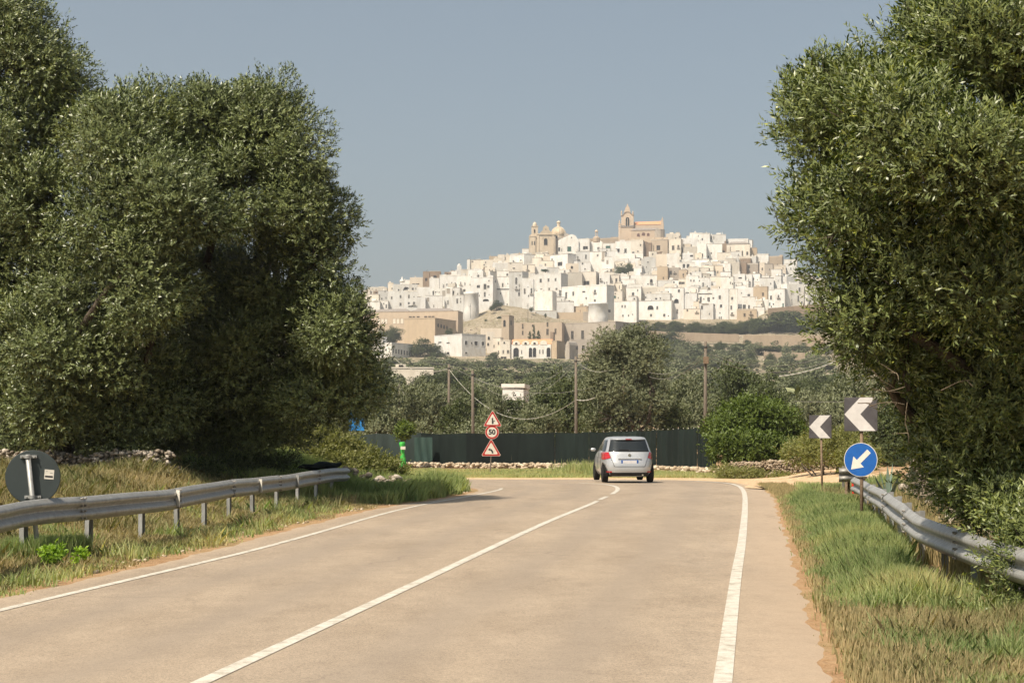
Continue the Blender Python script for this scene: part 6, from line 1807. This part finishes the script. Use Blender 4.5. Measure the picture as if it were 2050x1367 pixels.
# ------------------------------------------------------------------ grass
def blades(name, n, sampler, hfun, seed, mat, label, wid=.008, tuft=9, spread=.05, lean=.35):
    rs = np.random.RandomState(seed); nt = n//tuft
    T = sampler(nt, rs); nt = len(T)
    ti = np.repeat(np.arange(nt), tuft); nb = len(ti)
    P = T[ti] + rs.normal(size=(nb, 2))*spread
    z = terrain(P[:, 0], P[:, 1])
    hv = hfun(T, rs)
    h = hv[0][ti]*(.45+.8*rs.rand(nb)); dry = (hv[1] + .5*(rs.rand(nt)-.5))[ti]
    a = rs.uniform(0, 2*PI, nb); ln = lean*rs.rand(nb)*h
    d = np.stack([np.cos(a), np.sin(a)], -1); b = rs.uniform(0, 2*PI, nb); w = wid*(.6+.8*rs.rand(nb))
    s = np.stack([np.cos(b), np.sin(b)], -1)*w[:, None]
    V = np.empty((nb, 5, 3))
    mid = P + d*(ln*.35)[:, None]; tip = P + d*ln[:, None]
    V[:, 0, :2] = P - s; V[:, 1, :2] = P + s; V[:, 2, :2] = mid + s*.8; V[:, 3, :2] = tip; V[:, 4, :2] = mid - s*.8
    V[:, 0, 2] = V[:, 1, 2] = z - .02; V[:, 2, 2] = V[:, 4, 2] = z + h*.55; V[:, 3, 2] = z + h
    val = np.clip(dry + .25*(rs.rand(nb)-.5), 0, 1)
    o = np_obj(name, np_mesh(name, V.reshape(-1, 3), np.arange(nb*5).reshape(nb, 5), mat, {'v': np.repeat(val, 5)}))
    return tag(o, label, None, None, 'stuff')
def vnoise(x, y, f, ph=0):
    return .5 + .25*(np.sin(x*f+1.7*np.sin(y*f*.7+ph)+ph) + np.sin(y*f*1.3+1.3*np.sin(x*f*.9+2*ph)))
def area(xf, Y0, Y1, bias=1.0):
    def smp(n, rs):
        # even on the ground, slightly denser near the camera so blades stay small
        Y = Y0 + (Y1-Y0)*rs.rand(n)**bias; u = rs.rand(n)
        a, b = xf(Y); X = a+(b-a)*u; return np.stack([X, Y], -1)
    return smp
railx = lambda Y: np.interp(Y, [10,15,18.4,19.6,23.2,29.5,34,38.7,45], [-6.05,-6.0,-5.92,-5.9,-5.27,-4.86,-4.42,-4.0,-3.5])
# left verge strip, dry and short near the road, taller at the rail
blades('grass', 150000, area(lambda Y: (xl(Y)-2.6, xl(Y)-.18+.14*np.sin(Y*1.7)), 13, 47, 1.25),
       lambda T, rs: ((.03+.11*smooth01((xl(T[:,1])-.25-T[:,0])/1.3))*(.4+vnoise(T[:,0],T[:,1],2.1)), np.clip(1.0-.35*smooth01((xl(T[:,1])-.3-T[:,0])/1.5)*vnoise(T[:,0],T[:,1],1.3,1)*1.3, .2, 1)), 61, M['drygrass'], 'short dry grass on the left verge', lean=1.0)
blades('grass', 120000, area(lambda Y: (railx(Y)-7.5, railx(Y)+.7), 15, 40, 1.2),
       lambda T, rs: (.07+.26*vnoise(T[:,0],T[:,1],1.6,.5)**2, .0+.8*vnoise(T[:,0],T[:,1],1.1,2)), 62, M['drygrass'], 'long straw coloured grass on the bank behind the left guardrail', lean=1.1, spread=.08)
blades('grass', 30000, area(lambda Y: (railx(Y)-2.0, railx(Y)+1.0), 16, 41, 1.1),
       lambda T, rs: (.05+.26*vnoise(T[:,0],T[:,1],2.6,.9)**3, .15+.6*vnoise(T[:,0],T[:,1],1.9,2)), 63, M['grass'], 'green weeds among the left guardrail posts', spread=.07, lean=.9)
blades('grass', 75000, area(lambda Y: (xl(Y)-5.0, xl(Y)-.15+.1*np.sin(Y*3)), 36.5, 47.8, 1),
       lambda T, rs: (.22+.26*vnoise(T[:,0],T[:,1],1.9,.3)*smooth01((xl(T[:,1])-T[:,0])/.5+.25), .10+.35*vnoise(T[:,0],T[:,1],1.1,2)), 64, M['grass'], 'tall green grass at the inside of the bend on the left', wid=.012, tuft=11, lean=.7)
blades('grass', 12000, area(lambda Y: (railx(Y)-.5, railx(Y)+.25), 19.6, 20.7, 1),
       lambda T, rs: (.30+0*T[:,0], .0+.2*rs.rand(len(T))), 65, M['grass'], 'blue green grass clump at the nearest left guardrail post', spread=.03)
# right verge
rrx = lambda Y: np.interp(Y, [9,14.9,16.4,18.6,20.2,24,27.4,30,33], [4.35,4.5,4.61,4.83,5.0,5.62,6.2,6.68,7.1])
blades('grass', 190000, area(lambda Y: (xr(Y)+.22+.1*np.sin(Y*2.3), rrx(Y)-.05-.45*smooth01((21-Y)/4)), 14.6, 40, 1.0),
       lambda T, rs: ((.08+.20*smooth01((T[:,0]-xr(T[:,1])-.15)/.7))*(.75+.5*vnoise(T[:,0],T[:,1],1.7,.2)), .06+.45*vnoise(T[:,0],T[:,1],1.3,1)**2+.4*smooth01((17.5-T[:,1])/2.5)*vnoise(T[:,0],T[:,1],3,1)), 66, M['grass'], 'tall fresh green grass between road and right guardrail', wid=.007, tuft=7, lean=.6, spread=.07)
blades('grass', 70000, area(lambda Y: (xr(Y)+.10, xr(Y)+3.2), 8.5, 16.5, 1.0),
       lambda T, rs: ((.03+.12*smooth01((T[:,0]-xr(T[:,1])-.1)/.8))*(.3+1.5*vnoise(T[:,0],T[:,1],2.7,.2)**2), .1+.9*vnoise(T[:,0],T[:,1],2.3,3)), 67, M['drygrass'], 'dry reddish grass in the right foreground', wid=.004, lean=.8, spread=.09)
blades('grass', 26000, area(lambda Y: (xr(Y)+.6, xr(Y)+3.0), 9, 16, 1.0),
       lambda T, rs: (.04+.20*vnoise(T[:,0],T[:,1],3.1,.7)**3, .0+.6*vnoise(T[:,0],T[:,1],2.3,1)), 68, M['grass'], 'sparse green tufts in the right foreground', wid=.005, lean=.9)
blades('grass', 60000, area(lambda Y: (xr(Y)+.05, xr(Y)+.9), 9, 50, 1.2),
       lambda T, rs: (.05+.07*rs.rand(len(T)), .6+.4*rs.rand(len(T))), 69, M['drygrass'], 'short dead grass along the right road edge', wid=.007)
blades('grass', 70000, area(lambda Y: (rrx(Y)+.2, rrx(Y)+7), 11, 40, 1.1),
       lambda T, rs: (.16+.22*vnoise(T[:,0],T[:,1],1.6,.5), .35+.55*vnoise(T[:,0],T[:,1],.9,2)), 70, M['drygrass'], 'dry grass behind the right guardrail')
blades('grass', 26000, area(lambda Y: (xr(Y)+.9+0*Y, xr(Y)+3.4+0*Y), 34, 46, 1),
       lambda T, rs: (.12+.16*vnoise(T[:,0],T[:,1],1.6,.5), .1+.35*vnoise(T[:,0],T[:,1],.9,2)), 71, M['grass'], 'patch of green grass at the foot of the smaller chevron', wid=.012)
blades('grass', 5000, lambda n, rs: np.stack([3.25+rs.normal(0, .22, n), 12.3+rs.normal(0, .5, n)], -1), lambda T, rs: (.05+.10*rs.rand(len(T)), .0+.15*rs.rand(len(T))), 74, M['grass'], 'blue green grass tuft in the right foreground', wid=.005, lean=.9)
# verge between bend and fence
def outer(n, rs):
    P = np.array(FENCE_PTS, float); s = rs.rand(n)*(len(P)-1.001); i = s.astype(int); f = s-i
    p = P[i]*(1-f)[:, None]+P[i+1]*f[:, None]; return p
def band(n, rs):
    X = rs.uniform(-9, 11, n); Y = 63.4 + 20*rs.rand(n)**1.3; return np.stack([X, Y], -1)
blades('grass', 90000, band, lambda T, rs: (.05+.14*vnoise(T[:,0],T[:,1],1.2,.5), .25+.6*vnoise(T[:,0],T[:,1],.7,2)), 72, M['grass'], 'yellow green grass strip outside the bend', wid=.016, tuft=8, spread=.12)
blades('grass', 9000, lambda n, rs: np.stack([rs.normal(3.0, .5, n), rs.normal(70, .5, n)], -1), lambda T, rs: (.15+.5*rs.rand(len(T))**3, .3+.5*rs.rand(len(T))), 73, M['grass'], 'taller yellowish weeds left of the car', wid=.014, tuft=6, spread=.1)
# agave behind the blue sign
D = 29.5; t = empty('agave', (PX(1762,D)+.15, D, tz(PX(1762,D), D)), 0, 'grey green agave spikes behind the blue arrow sign', 'plant')
for k, (a, l, tilt_) in enumerate(((.3,.75,.10),(2.6,.62,.22),(3.6,.5,.5),(5.2,.55,.45),(1.2,.5,.5),(4.4,.68,.15))):
    mb = MB(); V = []
    for i in range(7):
        q = i/6; w = .055*(1-q**2.2)+.002; c = Vector((math.cos(a)*tilt_*l*q*1.3, math.sin(a)*tilt_*l*q*1.3, l*q+.35))
        s_ = Vector((-math.sin(a), math.cos(a), 0)); V += [c-s_*w, c-Vector((math.cos(a), math.sin(a), 0))*.02*(1-q), c+s_*w]
    F_ = []
    for i in range(6):
        for j in (0, 1): F_.append((i*3+j, i*3+j+1, (i+1)*3+j+1, (i+1)*3+j))
    mb.add(V, F_); mb.build('leaf', M['agave'], t, smooth=True)
# dead twigs hanging in the right tree: part of that tree
mb = MB(); rs = np.random.RandomState(3)
for k in range(7):
    p = np.array([PX(rs.uniform(1690, 1900), 14.6), 14.6+rs.uniform(-.3, .3), zpx(rs.uniform(735, 820), 14.6)])-np.array(rt.location)
    d = nrm(np.array([rs.uniform(-1, 1), rs.uniform(-.6, .2), rs.uniform(-.7, .2)])[None])[0]; L_ = rs.uniform(.15, .4); pts = [p]
    for i in range(4): d = nrm((d+rs.normal(size=3)*.25)[None])[0]; pts.append(pts[-1]+d*L_/4)
    mb.tube(pts, [.005,.0045,.004,.003,.0015], 4, cap=False)
    for q in (2, 3): mb.tube([pts[q], pts[q]+nrm((d+rs.normal(size=3)*.7)[None])[0]*.15], [.004,.0015], 3, cap=False)
o = mb.build('dead_twigs', M['twig'], rt); o['kind'] = 'stuff'

# ------------------------------------------------------------------ labels of the remaining grove trees
from collections import defaultdict
gr = defaultdict(list)
for t, px, yt, D, k in GROVE:
    if not t.get('label'): gr[t.get('group')].append((px, t, k))
WH = {'small shrubs on the bare slope': 'scattered on the bare slope', 'continuous hedge under the town': 'in the hedge under the town', 'shrubs between the terraces on the right': 'between the right hand terraces', 'shrubs just under the hedge on the right': 'just under the right hand hedge', 'trees far back under the left clump': 'under the left olive clump', 'trees behind the near right olive': 'behind the near right olive', 'second row of olive grove trees beyond the fence': 'in the second grove row',
      'third row of olive grove trees beyond the fence': 'in the third grove row', 'grove trees at mid distance': 'in the fourth grove row', 'grove trees below the lower buildings': 'in the fifth grove row, left half',
      'grove trees below the right hand terraces': 'in the fifth grove row, right half', 'trees in front of the lower buildings': 'at the foot of the lower buildings', 'scattered trees on the right hand terraces': 'low on the right slope',
      'upper scattered trees on the right hand terraces': 'higher on the right slope'}
for g, L in gr.items():
    L.sort(key=lambda q: q[0])
    for i, (px, t, k) in enumerate(L):
        t['label'] = f"{'dark' if k == 'dense' else 'silvery'} {'leafy' if k == 'dense' else 'olive'} tree, {ordinal(i+1)} from left {WH.get(g, 'in the grove')}"
        t['category'] = 'tree'
        if t.name.startswith('shrub'): t['category'] = 'shrub'; t['label'] = f"tiny dark shrub, {ordinal(i+1)} from left, scattered on the bare slope under the town"

# ------------------------------------------------------------------ light, air, camera
EL = math.radians(55); S = Vector((-.66*math.cos(EL), -.75*math.cos(EL), math.sin(EL))).normalized()
sd = bpy.data.lights.new('sun', 'SUN'); sd.energy = 5.0; sd.angle = math.radians(.55); sd.color = (1, .89, .74)
so = bpy.data.objects.new('sun', sd); so.rotation_euler = S.to_track_quat('Z', 'Y').to_euler(); link(so)
w = bpy.data.worlds.new('World'); scene.world = w; w.use_nodes = True
nt = w.node_tree; nt.nodes.clear()
out = nt.nodes.new('ShaderNodeOutputWorld'); bg = nt.nodes.new('ShaderNodeBackground'); sk = nt.nodes.new('ShaderNodeTexSky')
sk.sky_type = 'NISHITA'; sk.sun_disc = False; sk.sun_elevation = EL; sk.sun_rotation = math.atan2(S.x, S.y) % (2*PI)
sk.air_density = 1.0; sk.dust_density = 4.0; sk.ozone_density = 1.2; sk.altitude = 50
hs = nt.nodes.new('ShaderNodeHueSaturation'); hs.inputs['Saturation'].default_value = SKYSAT; hs.inputs['Value'].default_value = 1.0
nt.links.new(sk.outputs[0], hs.inputs['Color']); tn = nt.nodes.new('ShaderNodeMix'); tn.data_type = 'RGBA'; tn.blend_type = 'MULTIPLY'; tn.inputs[0].default_value = 1; tn.inputs[7].default_value = (.965, 1.03, 1.00, 1)
nt.links.new(hs.outputs[0], tn.inputs[6]); nt.links.new(tn.outputs[2], bg.inputs[0]); bg.inputs[1].default_value = SKYSTR
nt.links.new(bg.outputs[0], out.inputs[0])

if HAZE > 0:
    mb = MB(); mb.box(-2700, 2700, -70, 4300, -6, 330)
    # keep the floor a metre below the lowest ground
    hz = mb.build('haze', None or bpy.data.materials.new('air'))
    tag(hz, None, None, None, 'stuff'); hm = hz.data.materials[0]; hm.use_nodes = True; ht = hm.node_tree; ht.nodes.clear()
    ho = ht.nodes.new('ShaderNodeOutputMaterial'); hv = ht.nodes.new('ShaderNodeVolumePrincipled')
    hv.inputs['Color'].default_value = (.90,.94,1.0,1); hv.inputs['Density'].default_value = HAZE; hv.inputs['Anisotropy'].default_value = .2
    ht.links.new(hv.outputs[0], ho.inputs['Volume'])

cam = bpy.data.cameras.new('camera'); cam.sensor_width = 36; cam.lens = F/2050*36; cam.clip_start = .1; cam.clip_end = 9000
cam.shift_y = (HY-683.5)/2050
co = bpy.data.objects.new('camera', cam); co.location = (0, 0, EYE); co.rotation_euler = (PI/2, 0, 0); link(co); scene.camera = co
cam.dof.use_dof = False

scene.view_settings.view_transform = 'Standard'; scene.view_settings.look = 'None'
scene.view_settings.exposure = EXPO; scene.view_settings.gamma = 1.0
c = scene.cycles
c.max_bounces = 6; c.diffuse_bounces = 2; c.glossy_bounces = 2; c.transmission_bounces = 3; c.transparent_max_bounces = 4; c.volume_bounces = 0
c.use_adaptive_sampling = True; c.adaptive_threshold = .02
c.use_denoising = True
try: c.denoiser = 'OPENIMAGEDENOISE'; c.denoising_prefilter = 'ACCURATE'
except Exception: pass
c.sample_clamp_indirect = 6
